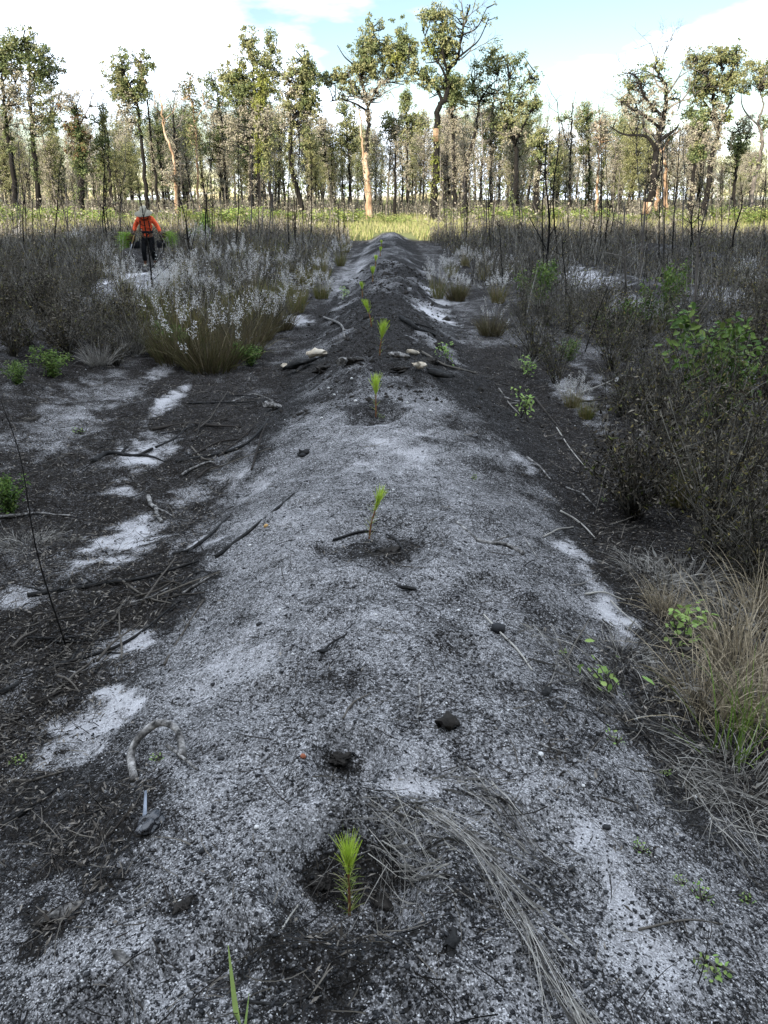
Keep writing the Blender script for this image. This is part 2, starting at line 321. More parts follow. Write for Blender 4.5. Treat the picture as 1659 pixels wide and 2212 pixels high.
# ------------------------------------------------------------------ ground: one sheet, furrows and planting ridges
def px_ell(cx_, cy_, rx, ry):
    c = at(cx_, cy_); a = at(cx_ - rx, cy_); f = at(cx_, cy_ - ry)
    return c[0], c[1], abs(c[0] - a[0]) + 1e-3, max(abs(f[1] - c[1]), .02)
SAND = [px_ell(*e) + (w,) for *e, w in [
    (270, 1165, 80, 60, .9), (45, 1290, 60, 30, .7), (245, 1395, 80, 32, .8), (205, 1560, 90, 75, .8), (330, 965, 60, 45, .8), (368, 862, 26, 34, .9), (350, 800, 24, 22, .6),
    (500, 1000, 55, 50, .38), (520, 1065, 60, 40, .38), (415, 1185, 45, 18, .7), (270, 1062, 48, 18, .8), (400, 1075, 45, 22, .5), (230, 610, 40, 28, .8), (280, 600, 30, 15, .7),
    (360, 590, 70, 12, .7), (950, 745, 60, 10, .9), (940, 690, 40, 12, .7), (930, 660, 45, 9, .7), (960, 640, 40, 10, .8), (635, 690, 40, 10, .8), (770, 575, 26, 40, .35), (730, 610, 30, 25, .3),
    (1270, 600, 75, 26, .75), (1350, 650, 60, 26, .6), (1140, 1000, 26, 14, .5), (1245, 860, 45, 60, .55), (1245, 1195, 35, 20, .7), (1270, 800, 20, 30, .5),
    (1310, 1300, 35, 60, .6), (870, 1640, 110, 70, .3), (920, 1700, 70, 30, .3), (830, 940, 90, 25, .25), (1420, 2080, 120, 130, .35), (1300, 1860, 60, 120, .25), (900, 1000, 60, 30, .25),
    (230, 850, 120, 55, .35), (120, 930, 120, 60, .3), (640, 1330, 200, 90, .12), (540, 1430, 110, 60, .15), (480, 1850, 150, 120, .12), (200, 2060, 150, 70, .22), (1560, 640, 90, 25, .5), (60, 700, 60, 25, .4)]]
DARK = [px_ell(*e) + (w,) for *e, w in [
    (768, 1925, 120, 95, .75), (760, 2090, 270, 110, .26), (1000, 1950, 200, 130, .15), (650, 1300, 120, 40, .15), (620, 1480, 150, 50, .15), (730, 1650, 70, 30, .5), (800, 1190, 110, 34, .38), (815, 890, 80, 25, .35), (1100, 880, 170, 130, .25), (1080, 780, 150, 50, .3), (840, 740, 150, 60, .3), (700, 790, 110, 30, .35),
    (430, 900, 110, 55, .45), (400, 1010, 120, 22, .4), (330, 1240, 130, 50, .45), (120, 1390, 160, 70, .45), (330, 1330, 100, 30, .4), (1400, 1250, 130, 140, .4), (1480, 1600, 180, 170, .4), (230, 1800, 120, 120, .4),
    (110, 2010, 60, 40, .4), (390, 1960, 60, 30, .35), (1180, 1560, 120, 60, .2), (840, 690, 90, 60, .2), (790, 655, 60, 30, .2), (1560, 1000, 180, 200, .35), (60, 1050, 90, 70, .3), (650, 2080, 180, 80, .2)]]
def ell_mask(x, y, e):
    ex, ey, rx, ry, w = e; out = np.zeros(x.shape); k = (np.abs(x - ex) < rx * 1.9) & (np.abs(y - ey) < ry * 1.9)
    if not k.any(): return out
    x, y = x[k], y[k]; q = np.sqrt(((x - ex) / rx) ** 2 + ((y - ey) / ry) ** 2); f = 3.2 / max(.3, rx); sd = int(abs(ex * 77) + ey * 13) % 999
    q = q + (fbm(x * f, y * f, sd, 5) - .5) * 1.7 + (fbm(x * 14, y * 14, sd + 3, 3) - .5) * .5
    out[k] = w * (1 - sst(.45, 1.15, q)); return out
def masks(x, y):
    dx = x - xc(y); ad = np.abs(dx)
    s = .47 + .45 * (fbm(x * 1.1, y * 1.1, 71, 4) - .5) + .5 * (fbm(x * 4.5, y * 4.5, 72, 4) - .5) + .3 * (fbm(x * 13, y * 13, 73, 3) - .5)
    s = s - .17 * sst(.25, .7, dx) * sst(2.2, 3.2, y) * (1 - sst(9, 12, y)) - .20 * sst(6.6, 7.4, y) * (1 - sst(13, 17, y)) * (1 - sst(.9, 1.3, ad)) - np.where(dx > 0, .27, .42) * sst(.8, 1.2, ad) * sst(1.2, 2.4, y)
    s = s + (-.28 + 1.1 * (fbm(x * 1.8, y * .9, 74, 4) - .5)) * sst(11, 16, y) * (1 - sst(1.0, 1.4, ad)) - .12 * sst(.1, .5, dx) * sst(11, 16, y) + .10 * sst(9, 14, y) * np.exp(-((ad - 1.25) / .4) ** 2)
    for e in SAND: s = s + ell_mask(x, y, e)
    for e in DARK: s = s - ell_mask(x, y, e)
    b = .15 + .9 * sst(.85, 1.5, ad) * sst(1.6, 3, y) + .5 * (fbm(x * 2, y * 2, 81, 3) - .5)
    for e in DARK: b = b + .6 * ell_mask(x, y, e)
    g = sst(43, 50, y + 8 * (fbm(x * .1, y * .1, 91, 2) - .5))
    return np.clip(s, .03, 1.25), np.clip(b, 0, 1), g
rows = list(np.linspace(-60, -2, 14)) + list(np.linspace(-1, .5, 10)); yy = .6
while yy < 2200:
    rows.append(yy); yy += max(.012, .0072 * yy) if yy < 46 else .05 * yy
rows = np.array(rows); sc_ = np.linspace(-1, 1, 380); ext = 1 + np.geomspace(.05, 60, 16); S = np.concatenate([-ext[::-1], sc_, ext])
W = np.maximum(1.5, .62 * rows + 0.9); W[rows < 0] = 1.5
GX = S[None, :] * W[:, None]; GY = np.repeat(rows[:, None], len(S), 1)
GZ = height(GX, GY); s_, b_, g_ = masks(GX, GY)
nr, nc = GX.shape; idx = np.arange(nr * nc).reshape(nr, nc)
GF = np.stack([idx[:-1, :-1], idx[:-1, 1:], idx[1:, 1:], idx[1:, :-1]], -1).reshape(-1, 4)
go = mk('ground', [(np.stack([GX, GY, GZ], -1).reshape(-1, 3), GF, 0)], M['ground'], None, True, {'sand': s_.ravel(), 'brown': b_.ravel(), 'green': g_.ravel()})
tag(go, 'burnt grey sandy soil ridged into planting rows with furrows', 'ground', kind='structure')

# ------------------------------------------------------------------ the wood behind the camera whose shade covers the near ground
def shade_wood():
    r = rg(5); n = 60000; x = r.uniform(-130, 55, n); y = r.uniform(-22, -14, n)
    top = 19.6 + 1.5 * (fbm(x * .35, y * 0, 3, 3) - .5) * 2 + .05 * (-14 - y)
    z = top * np.sqrt(r.random(n)) * .98
    V, F = leaves(np.stack([x, y, z], 1), rdirs(r, n), rdirs(r, n), r.uniform(.8, 1.5, n), r.uniform(.7, 1.2, n))
    mb = MB().add(V, F, 0)
    for k in range(70):
        tx = -130 + 185 * k / 70 + r.uniform(-1, 1); ty = r.uniform(-21, -15); mb.tube([(tx, ty, -.4), (tx + .2, ty, 8), (tx - .1, ty, 17)], [.3, .22, .06], 6, 1)
    o = mb.build('treeline', [M['leaf_green'], M['bark_char']]); tag(o, 'dense wood standing behind the viewpoint and shading the near ground', 'wood', kind='stuff')
shade_wood()

# ------------------------------------------------------------------ tree stand
LEAFM = {'g': 'leaf_green', 'o': 'leaf_olive', 'y': 'leaf_yellow', 'd': 'leaf_dead', 'r': 'leaf_rust'}
LK = list(LEAFM)
def clump_leaves(mb, c, rad, n, style, r, size=.17, mo=0):
    """leaf clumps at centres c with radii rad, n leaves each"""
    k = len(c); P = np.repeat(c, n, 0) + rdirs(r, k * n) * (np.repeat(rad, n) * r.random(k * n) ** .45)[:, None] * np.array([1, 1, .85])
    D = rdirs(r, k * n) * .8 + np.array([0, 0, -.35])
    V, F = leaves(P, D, rdirs(r, k * n), r.uniform(.7, 1.4, k * n) * size, r.uniform(.45, .8, k * n) * size)
    mb.add(V, F, LK.index(style) + mo)
def bare(mb, p, d, ln, rad, depth, r, mi=0, spread=.55, up=.15):
    p = np.asarray(p, float); d = nrm(np.asarray(d, float)); q = p + d * ln
    mid = (p + q) / 2 + r.normal(size=3) * ln * .07
    mb.tube([p, mid, q], [rad, rad * .85, rad * .65], 5 if rad > .05 else 3, mi)
    if depth <= 0: return
    for k in range(2 if r.random() < .7 else 3):
        nd = nrm(d + r.normal(size=3) * spread + np.array([0, 0, up])); bare(mb, q, nd, ln * r.uniform(.62, .88), rad * r.uniform(.5, .68), depth - 1, r, mi, spread, up)
    if r.random() < .6: bare(mb, mid, nrm(d + r.normal(size=3) * spread * 1.5), ln * .55, rad * .35, depth - 2, r, mi, spread, up)
def mkd(d): return d * 0.000523
def tree(label, d, r0, path, limbs=(), blobs=(), sleeves=(), bark='bark_char', dead=(), seed=0, cream=None, group='tall trees of the sunlit stand', name='eucalyptus_tree'):
    """path, limbs: picture points of trunk and limbs at distance d; blobs (x, y, rx, ry, style, density); sleeves (y0, y1, r px, style) of regrowth hugging the trunk; dead: starts of bare boughs"""
    r = rg(seed * 31 + 7); m = mkd(d); base = onplane(path[0][0], path[0][1], d); base[2] = hz(base[0], d) - .1
    root = empty(name, base); tag(root, label, 'tree', group)
    pw = [base] + [onplane(x, y, d) + np.array([0, r.normal() * .35, 0]) for x, y in path[1:]]
    if len(path) > 1 and pw[1][2] < base[2] + .3: pw[1][2] = base[2] + .5
    pts = curve(pw, 8 + 5 * len(path)); pts[1:-1] += r.normal(size=(len(pts) - 2, 3)) * .05
    t = np.linspace(0, 1, len(pts)); rad = r0 * (1 - .82 * t ** .9) * (1 + .5 * np.exp(-t * 26))
    tb = MB(); tb.tube(pts - base, rad, 8)
    mats = [M[bark]]
    if cream:                                   # a stretch of smooth bark on the same trunk
        sel = (pts[:, 2] > onplane(829, cream[1], d)[2]) & (pts[:, 2] < onplane(829, cream[0], d)[2])
        if sel.sum() > 1: mats.append(M['bark_cream']); tb.tube(pts[sel] - base, rad[sel] * 1.05, 8, 1)
    sk = [(pts, rad)]; subs = []
    for lm in limbs:
        lp = curve([onplane(x, y, d) + np.array([0, r.normal() * .6 * (i > 0), 0]) for i, (x, y) in enumerate(lm)], 6 + 4 * len(lm))
        i0 = np.argmin(np.linalg.norm(pts - lp[0], axis=1)); lp[0] = pts[i0]; lr = np.linspace(max(rad[i0] * .7, .05), .03, len(lp)); subs.append(('limb', MB().tube(lp - base, lr, 6), bark)); sk.append((lp, lr))
    for (x, y, ang, ln, dep) in dead:
        p = onplane(x, y, d); i0 = np.argmin(np.linalg.norm(pts - p, axis=1)); p = pts[i0]
        bb = MB(); bare(bb, p - base, (math.sin(R(ang)), r.normal() * .3, math.cos(R(ang))), ln * m, max(.05, rad[i0] * .6), dep, r); subs.append(('bare_bough', bb, 'bark_grey' if bark == 'bark_char' else bark))
    allp = np.concatenate([a for a, _ in sk]); cb_ = MB()
    for (x, y, rx, ry, st, dens) in blobs:
        rx *= 1.22; ry *= 1.12; c0 = onplane(x, y, d); n = int(max(6, rx * ry / 14 * dens)); dep = min(rx, ry * 1.2) * m
        u = rdirs(r, n) * (1.2 * r.random(n) ** .55)[:, None]; C = c0 + u * np.array([rx * m, dep, ry * m])
        rr = r.uniform(4, 12, n) * m; wisp = r.random(n) < .10; C[wisp] = c0 + (C[wisp] - c0) * r.uniform(1.2, 1.5, (wisp.sum(), 1)); rr[wisp] *= .6
        hole = vn(C[:, 0] * 1.5 + C[:, 1] * .8 + 50, C[:, 2] * 1.2 + 50, seed) > .24; C, rr = C[hole], rr[hole]; n = len(C)
        if n == 0: continue
        for c in C[:: (2 if n < 30 else 4)]:
            low = allp[allp[:, 2] < c[2] - .2]; q = low[np.argmin(np.linalg.norm(low - c, axis=1))] if len(low) else allp[0]
            if np.linalg.norm(q - c) < 9:
                md = (q * .45 + c * .55) + r.normal(size=3) * .25; md[2] -= .12; tb.tube(np.array([q, md, c]) - base, [.07, .045, .015], 3)
        k = max(14, int(40 * min(1, dens))); sub = r.random(n) < .22
        clump_leaves(cb_, C[~sub] - base, rr[~sub], k, st, r, .185)
        alt = {'g': 'o', 'o': 'g', 'y': 'o', 'd': 'd', 'r': 'g'}[st]
        if sub.any(): clump_leaves(cb_, C[sub] - base, rr[sub], k, alt, r, .185)
    if not sleeves and bark == 'bark_char' and blobs: sleeves = [(path[-1][1] + 60, 425, 5, 'd')]
    for (y0, y1, rp, st) in sleeves:
        za, zb = onplane(829, y1, d)[2], onplane(829, y0, d)[2]; sel = pts[(pts[:, 2] > za) & (pts[:, 2] < zb)]
        if len(sel) < 2: continue
        n = int(max(6, (y1 - y0) * rp / 20)); i = r.integers(0, len(sel), n); C = sel[i] + np.stack([r.normal(size=n), r.normal(size=n), r.normal(size=n)], 1) * rp * m * .5
        clump_leaves(cb_, C - base, r.uniform(4, 9, n) * m, 34, st, r, .15)
    tk = tb.build('trunk', mats, root, True)
    for nm, b2, bk in subs: b2.build(nm, M[bk], tk, True)
    if cb_.c: cb_.build('crown', [M[LEAFM[k]] for k in LK], root)
    return root
TR = []
def T(*a, **k): k['seed'] = len(TR) + 1; TR.append(tree(*a, **k))
T('tall black trunk with dark crown at the left edge of the stand', 86, .34, [(33, 452), (24, 380), (8, 220), (6, 110)], [[(10, 240), (35, 150), (50, 90)]], [(20, 105, 32, 28, 'g', 1), (55, 85, 16, 18, 'g', 1), (5, 150, 24, 30, 'g', 1), (30, 195, 30, 40, 'd', .8), (25, 260, 26, 40, 'd', .5)], [(230, 330, 9, 'g')])
T('dark trunk carrying a dense crown that leans out to the right', 92, .28, [(84, 450), (72, 340), (64, 220), (57, 150), (60, 120)], [[(59, 165), (85, 130), (110, 125)]], [(60, 118, 16, 22, 'g', 1), (92, 128, 28, 26, 'g', 1.1), (112, 148, 18, 18, 'g', 1), (84, 170, 22, 22, 'g', .9), (90, 235, 22, 40, 'o', .7), (78, 260, 22, 30, 'd', .5)], [(250, 400, 8, 'g')])
T('tree with a dark leafy column beside the broken bushy trunk', 100, .2, [(150, 448), (142, 400), (118, 320), (108, 258)], [], [(110, 262, 20, 16, 'g', 1), (120, 215, 30, 24, 'd', .7), (112, 300, 13, 26, 'g', 1), (122, 345, 16, 26, 'g', .9)], [(260, 420, 8, 'g')])
T('broken trunk furred with rusty and green regrowth under bare boughs', 88, .42, [(172, 456), (174, 380), (172, 300), (165, 240)], [], [(163, 290, 20, 44, 'r', .9), (172, 350, 16, 40, 'g', .9), (150, 225, 30, 20, 'd', .7)], [(240, 430, 12, 'g')], dead=[(165, 240, -15, 40, 4), (165, 245, 25, 44, 4), (170, 275, 40, 50, 3)])
T('slim tree sleeved in green from crown to foot', 98, .15, [(227, 452), (224, 380), (222, 300), (221, 220)], [], [(222, 235, 9, 20, 'o', .6), (212, 300, 13, 40, 'g', .8), (214, 350, 13, 40, 'g', .8)], [(225, 420, 8, 'o')])
T('short black snag without branches near the slim green tree', 94, .22, [(243, 455), (239, 400), (234, 340), (231, 285)], [], [], [(300, 340, 5, 'g')])
T('black trunk below two upright leaf columns left of the sky gap', 90, .24, [(318, 450), (312, 370), (300, 250), (294, 215), (272, 160)], [[(296, 220), (304, 170), (305, 135)]], [(262, 135, 15, 22, 'g', 1.1), (256, 175, 24, 40, 'o', 1), (268, 185, 12, 30, 'g', 1), (304, 145, 20, 26, 'g', 1.1), (304, 185, 16, 22, 'g', 1.1), (280, 200, 26, 20, 'o', .9), (270, 235, 20, 30, 'd', .7)], [(240, 300, 8, 'g')])
T('black stem standing close beside the double leaf columns', 92, .2, [(342, 452), (334, 380), (324, 260), (318, 190)], [], [(312, 200, 12, 16, 'g', .8)], [(280, 360, 6, 'd')], dead=[(320, 215, 10, 30, 3)])
T('dead pale barked tree with a long bend in its trunk', 88, .2, [(382, 462), (378, 400), (374, 345), (352, 280), (346, 220), (340, 180)], [], [(372, 375, 22, 22, 'd', .6)], dead=[(350, 250, -12, 42, 4), (346, 215, 20, 38, 4), (352, 280, 35, 34, 3)], bark='bark_cream')
T('black forked dead tree with bare crossing boughs', 90, .24, [(386, 452), (384, 360), (376, 280), (372, 230)], [], [(388, 360, 18, 24, 'd', .6)], dead=[(374, 240, -20, 44, 4), (373, 232, 18, 46, 4), (376, 280, 42, 30, 3)])
T('slim white barked tree with forked pale limbs', 92, .15, [(428, 455), (424, 350), (420, 260), (412, 210), (408, 165)], [[(420, 264), (436, 240), (444, 222)]], [(412, 185, 18, 20, 'o', .6), (428, 230, 16, 26, 'o', .6), (400, 200, 20, 16, 'o', .6), (408, 290, 12, 30, 'o', .6)], bark='bark_cream', dead=[(412, 205, -25, 24, 3)])
T('round crowned tree behind the slim white barked one', 104, .22, [(487, 450), (485, 380), (482, 290), (470, 220), (462, 175)], [], [(460, 175, 18, 18, 'g', 1.1), (470, 205, 22, 22, 'g', 1), (470, 255, 26, 30, 'd', .8), (474, 290, 24, 20, 'g', .9), (448, 320, 14, 30, 'g', .8)], [(290, 430, 7, 'd')])
T('tallest olive crown left of the centre with a wide ragged top', 88, .3, [(545, 465), (543, 380), (545, 250), (548, 180), (542, 95)], [[(546, 200), (575, 150), (590, 115)], [(545, 215), (525, 170), (515, 150)]], [(540, 92, 16, 26, 'o', 1), (548, 122, 30, 24, 'o', 1), (582, 92, 12, 18, 'g', .9), (586, 130, 24, 26, 'o', 1), (590, 160, 20, 14, 'g', .9), (500, 170, 26, 26, 'o', 1), (530, 195, 32, 26, 'g', 1.2), (520, 165, 22, 20, 'y', .7), (590, 200, 16, 14, 'g', 1.1), (555, 230, 28, 20, 'd', .7), (510, 280, 26, 34, 'd', .7)], [(250, 420, 7, 'd')])
T('pillar of yellow green regrowth in front of the olive crown', 84, .2, [(562, 470), (561, 380), (560, 260), (562, 180)], [], [(568, 175, 14, 22, 'y', 1), (564, 215, 11, 18, 'y', 1)], [(180, 370, 8, 'y')])
T('black trunk with a short crown right of the yellow green pillar', 82, .24, [(590, 478), (585, 420), (576, 330), (572, 280)], [], [(572, 265, 20, 30, 'd', .7), (580, 300, 16, 26, 'o', .6), (578, 345, 10, 24, 'o', .7)], [(300, 400, 6, 'o')])
T('leaning black trunk with a curved foot and dense blue green head', 80, .27, [(660, 482), (648, 430), (630, 350), (631, 265), (648, 240), (664, 180), (657, 130)], [[(631, 270), (622, 230), (628, 180)]], [(656, 130, 15, 22, 'o', 1.1), (668, 155, 17, 20, 'g', 1.2), (650, 175, 26, 24, 'o', .9), (668, 205, 17, 26, 'g', 1.2), (636, 185, 18, 26, 'd', .8), (650, 225, 30, 22, 'o', .9), (625, 250, 18, 26, 'd', .8), (670, 250, 22, 18, 'd', .6)], [(260, 400, 5, 'o')])
T('green pillar tree behind the leaning black trunk', 100, .17, [(671, 462), (671, 400), (670, 330), (668, 270)], [], [(670, 295, 18, 34, 'o', 1), (668, 335, 14, 24, 'o', .8)], [(340, 430, 8, 'd')])
T('thin black tree leaning left of the two tone trunk', 104, .16, [(718, 452), (712, 390), (702, 320), (698, 265)], [], [(692, 290, 16, 26, 'd', .7), (705, 262, 14, 14, 'd', .6), (686, 330, 14, 26, 'd', .5)], dead=[(700, 280, 15, 20, 3)])
T('twin stemmed tree with a narrow olive crown', 106, .2, [(756, 455), (755, 370), (750, 300), (742, 220)], [[(752, 330), (762, 280), (770, 230)]], [(742, 235, 14, 26, 'g', .8), (756, 270, 20, 40, 'o', .8), (738, 300, 18, 30, 'o', .7), (762, 320, 16, 26, 'o', .8)], [(330, 400, 6, 'd')])
T('big tree whose orange bark trunk twines with a black one', 82, .3, [(800, 478), (796, 410), (790, 355), (795, 270), (793, 220), (780, 160), (790, 90)], [[(793, 225), (768, 190), (735, 170), (705, 165)], [(794, 240), (765, 225), (735, 215), (708, 218)], [(793, 220), (770, 150), (745, 125), (728, 95)], [(794, 235), (815, 190), (845, 165), (868, 130)], [(790, 150), (806, 100), (808, 60)]],
  [(806, 75, 20, 28, 'o', 1), (792, 105, 20, 24, 'g', 1), (815, 110, 26, 26, 'o', 1), (785, 145, 22, 22, 'o', 1), (840, 105, 18, 18, 'o', .9), (868, 85, 16, 24, 'g', 1), (880, 110, 14, 18, 'g', 1), (852, 125, 20, 14, 'y', .8), (865, 150, 18, 20, 'o', .9), (825, 145, 26, 22, 'o', .9), (745, 170, 24, 16, 'o', .9), (710, 170, 18, 10, 'o', 1), (760, 200, 28, 14, 'o', .7), (815, 195, 24, 20, 'd', .6), (770, 150, 16, 16, 'o', .8)], dead=[(780, 160, -30, 30, 4), (793, 225, -60, 36, 3), (793, 230, 55, 30, 3)], cream=(330, 470))
T('smooth orange stem rising beside the black half of the big tree', 82.5, .19, [(797, 476), (790, 390), (783, 310), (778, 250), (774, 215)], [], [], bark='bark_cream')
T('pole tree with a drooping dead crown right of the big tree', 90, .17, [(853, 470), (853, 380), (853, 290), (848, 235)], [], [(838, 265, 20, 20, 'o', .8), (850, 285, 16, 22, 'd', .7), (862, 265, 10, 16, 'd', .6)], [(280, 330, 5, 'd')])
T('narrow dark green spire between the two tallest trees', 102, .18, [(880, 452), (880, 380), (879, 300), (878, 200)], [], [(878, 205, 6, 16, 'g', 1.6), (878, 230, 12, 22, 'g', 1.6), (880, 255, 14, 16, 'g', 1.4), (905, 265, 24, 20, 'o', .8), (880, 300, 14, 26, 'o', .7)], [(270, 400, 8, 'd')])
T('tallest tree of the stand with a forked bare top', 78, .36, [(937, 488), (938, 420), (943, 320), (946, 240), (962, 212), (968, 160), (985, 128), (1000, 70), (1015, 10)], [[(955, 216), (940, 185), (905, 160), (885, 138), (884, 105)], [(968, 165), (955, 110), (958, 60), (955, 20)], [(985, 128), (1010, 110), (1035, 85), (1055, 40)], [(1000, 75), (1030, 60), (1050, 20)], [(966, 180), (955, 150), (930, 110), (915, 60)]],
  [(945, 30, 22, 20, 'o', .8), (960, 55, 20, 22, 'o', .8), (930, 50, 14, 16, 'g', .8), (950, 85, 20, 18, 'g', .9), (965, 100, 18, 20, 'o', .9), (935, 110, 16, 14, 'y', .8), (960, 130, 18, 14, 'o', .8), (915, 30, 12, 8, 'o', .7), (898, 95, 12, 10, 'o', .9), (895, 145, 16, 14, 'o', .8), (925, 150, 18, 12, 'g', .8), (912, 175, 20, 12, 'o', .7), (985, 100, 14, 26, 'o', .4), (1005, 40, 20, 26, 'o', .3), (1040, 35, 22, 20, 'o', .25), (940, 180, 16, 14, 'o', .8), (975, 175, 14, 18, 'g', .9)],
  [(325, 400, 9, 'y'), (400, 440, 9, 'o'), (260, 320, 8, 'o')], dead=[(1000, 70, -5, 34, 4), (1000, 70, 30, 34, 4), (985, 128, 62, 30, 4)], cream=(272, 305))
T('dark crowned trunk tucked under the tallest tree', 86, .25, [(982, 465), (981, 380), (979, 300), (977, 230), (984, 170)], [], [(985, 175, 18, 22, 'g', 1.2), (992, 205, 18, 20, 'g', 1.1), (975, 210, 12, 16, 'g', 1), (984, 240, 16, 14, 'd', .7)], [(250, 420, 7, 'd')])
T('black trunk curving left then right with a forked limb', 84, .28, [(1003, 468), (1005, 400), (1010, 345), (1026, 290), (1034, 225), (1025, 180)], [[(1034, 225), (1050, 195), (1072, 170), (1068, 130), (1062, 100)]], [(1062, 115, 20, 20, 'o', .7), (1050, 140, 22, 18, 'o', .7), (1075, 150, 16, 18, 'o', .6), (1020, 190, 18, 24, 'o', .7), (1045, 215, 22, 22, 'o', .6), (1010, 220, 14, 20, 'o', .6), (1078, 190, 14, 20, 'd', .5)], dead=[(1030, 190, -20, 26, 3), (1066, 110, 20, 24, 3)])
T('straight dark pole wrapped in grey regrowth right of the curving trunk', 88, .2, [(1060, 470), (1061, 400), (1062, 320), (1066, 240), (1068, 180)], [], [(1064, 220, 18, 30, 'o', .7), (1068, 280, 16, 26, 'g', .7), (1058, 250, 14, 20, 'd', .6)], [(260, 420, 8, 'd')])
T('thick based black tree with a wide airy blue green crown', 84, .3, [(1108, 478), (1112, 400), (1116, 330), (1108, 290), (1105, 240), (1100, 170)], [[(1112, 300), (1095, 260), (1080, 216)], [(1112, 310), (1135, 260), (1158, 225)], [(1104, 230), (1125, 190), (1150, 160)]], [(1100, 130, 18, 18, 'o', .6), (1122, 140, 20, 18, 'g', .6), (1148, 160, 16, 14, 'g', .6), (1115, 180, 24, 20, 'g', .5), (1140, 195, 20, 18, 'o', .5), (1098, 215, 20, 20, 'g', .7), (1152, 225, 16, 14, 'o', 1), (1125, 240, 24, 24, 'o', .7), (1085, 260, 18, 24, 'o', .7), (1110, 290, 20, 16, 'd', .6)], [(420, 470, 9, 'g')], dead=[(1112, 320, -35, 26, 3)])
T('broad black stump of a tree topped with a round leaf tuft', 80, .34, [(1157, 476), (1160, 420), (1166, 350), (1170, 300)], [], [(1168, 302, 16, 18, 'o', 1.2), (1168, 325, 14, 14, 'g', 1.2), (1190, 330, 10, 30, 'o', .7), (1192, 375, 8, 26, 'g', .7)], dead=[(1170, 300, 15, 40, 3)])
T('thin crooked black tree with a bare tip in the right gap', 100, .16, [(1231, 450), (1232, 380), (1236, 310), (1233, 250), (1236, 222)], [[(1234, 330), (1222, 300), (1212, 270)]], [(1215, 255, 12, 14, 'o', .7), (1240, 250, 10, 18, 'd', .5)], dead=[(1236, 235, 10, 20, 2)])
T('tree with a fresh green head in the low part of the stand', 104, .18, [(1272, 456), (1272, 400), (1274, 340), (1268, 280), (1264, 240)], [], [(1264, 240, 14, 14, 'g', 1), (1272, 265, 16, 20, 'g', .9), (1255, 265, 14, 24, 'o', .8), (1264, 315, 14, 24, 'y', .7)], [(360, 430, 7, 'g')])
T('pale pinkish barked tree beside the fresh green head', 98, .19, [(1290, 462), (1292, 400), (1294, 330), (1290, 270)], [], [(1300, 275, 18, 24, 'd', .8), (1284, 290, 14, 24, 'd', .7), (1310, 310, 16, 24, 'd', .6)], bark='bark_cream', dead=[(1292, 290, -30, 26, 3), (1290, 270, 15, 24, 3)])
T('wide spreading grey tree with a tangle of bare boughs', 78, .36, [(1391, 484), (1405, 400), (1420, 320), (1434, 265), (1437, 200), (1424, 150), (1420, 120)], [[(1418, 325), (1395, 295), (1350, 290), (1320, 270)], [(1430, 280), (1400, 250), (1360, 240), (1340, 220)], [(1430, 300), (1455, 280), (1472, 265)], [(1436, 215), (1470, 215), (1466, 240)], [(1434, 255), (1390, 210), (1370, 170), (1345, 155)]],
  [(1375, 170, 26, 20, 'g', .5), (1400, 155, 20, 18, 'g', .5), (1350, 165, 14, 12, 'g', .4), (1355, 200, 16, 16, 'g', .7), (1425, 140, 18, 12, 'o', .5), (1395, 210, 34, 24, 'd', .6), (1365, 235, 30, 22, 'd', .5), (1440, 200, 20, 30, 'o', .3), (1410, 250, 30, 20, 'd', .5)], dead=[(1437, 200, -40, 46, 5), (1437, 205, 30, 40, 4), (1428, 260, -70, 56, 5), (1424, 150, 10, 34, 4), (1420, 300, -55, 44, 4), (1434, 240, 60, 36, 4), (1424, 140, -15, 40, 3)], cream=(428, 470))
T('smooth cream trunk leaning behind the wide spreading grey tree', 84, .24, [(1444, 470), (1441, 420), (1437, 350), (1424, 315), (1415, 280), (1426, 250)], [[(1430, 330), (1452, 295), (1466, 280)]], [(1450, 290, 18, 16, 'o', .4)], bark='bark_cream')
T('orange stained black trunk just right of the spreading grey tree', 88, .22, [(1415, 468), (1420, 420), (1426, 370), (1432, 320)], [], [(1436, 310, 16, 26, 'd', .6)], cream=(400, 460), dead=[(1430, 330, 15, 34, 3)])
T('dark near trunk right of the cream trunk with a black leaf knot', 70, .24, [(1490, 496), (1492, 440), (1500, 380), (1508, 330), (1514, 280)], [], [(1512, 325, 14, 20, 'g', 1), (1518, 255, 16, 16, 'g', .9), (1500, 280, 14, 16, 'd', .6), (1530, 305, 16, 16, 'd', .6)], [(400, 480, 6, 'd')])
T('tall double stemmed tree holding a broad sunny olive crown', 80, .33, [(1514, 486), (1524, 420), (1538, 330), (1549, 280), (1546, 215), (1555, 150)], [[(1549, 275), (1575, 225), (1590, 190)], [(1548, 270), (1530, 225), (1500, 190)], [(1546, 215), (1520, 160), (1498, 130)], [(1550, 200), (1580, 150), (1590, 110)]],
  [(1500, 125, 18, 16, 'o', .7), (1525, 130, 24, 20, 'o', .9), (1556, 125, 24, 18, 'o', .9), (1588, 100, 12, 10, 'g', .6), (1590, 130, 16, 20, 'o', .8), (1510, 165, 26, 22, 'o', .9), (1545, 165, 28, 24, 'o', 1.1), (1580, 170, 24, 22, 'o', .9), (1560, 205, 28, 18, 'o', .9), (1520, 205, 20, 16, 'o', .7), (1495, 190, 14, 20, 'g', .6), (1575, 250, 12, 12, 'y', .9), (1545, 245, 20, 18, 'd', .6), (1490, 240, 16, 18, 'g', .8)], dead=[(1546, 215, -50, 30, 4), (1549, 275, 40, 24, 3)])
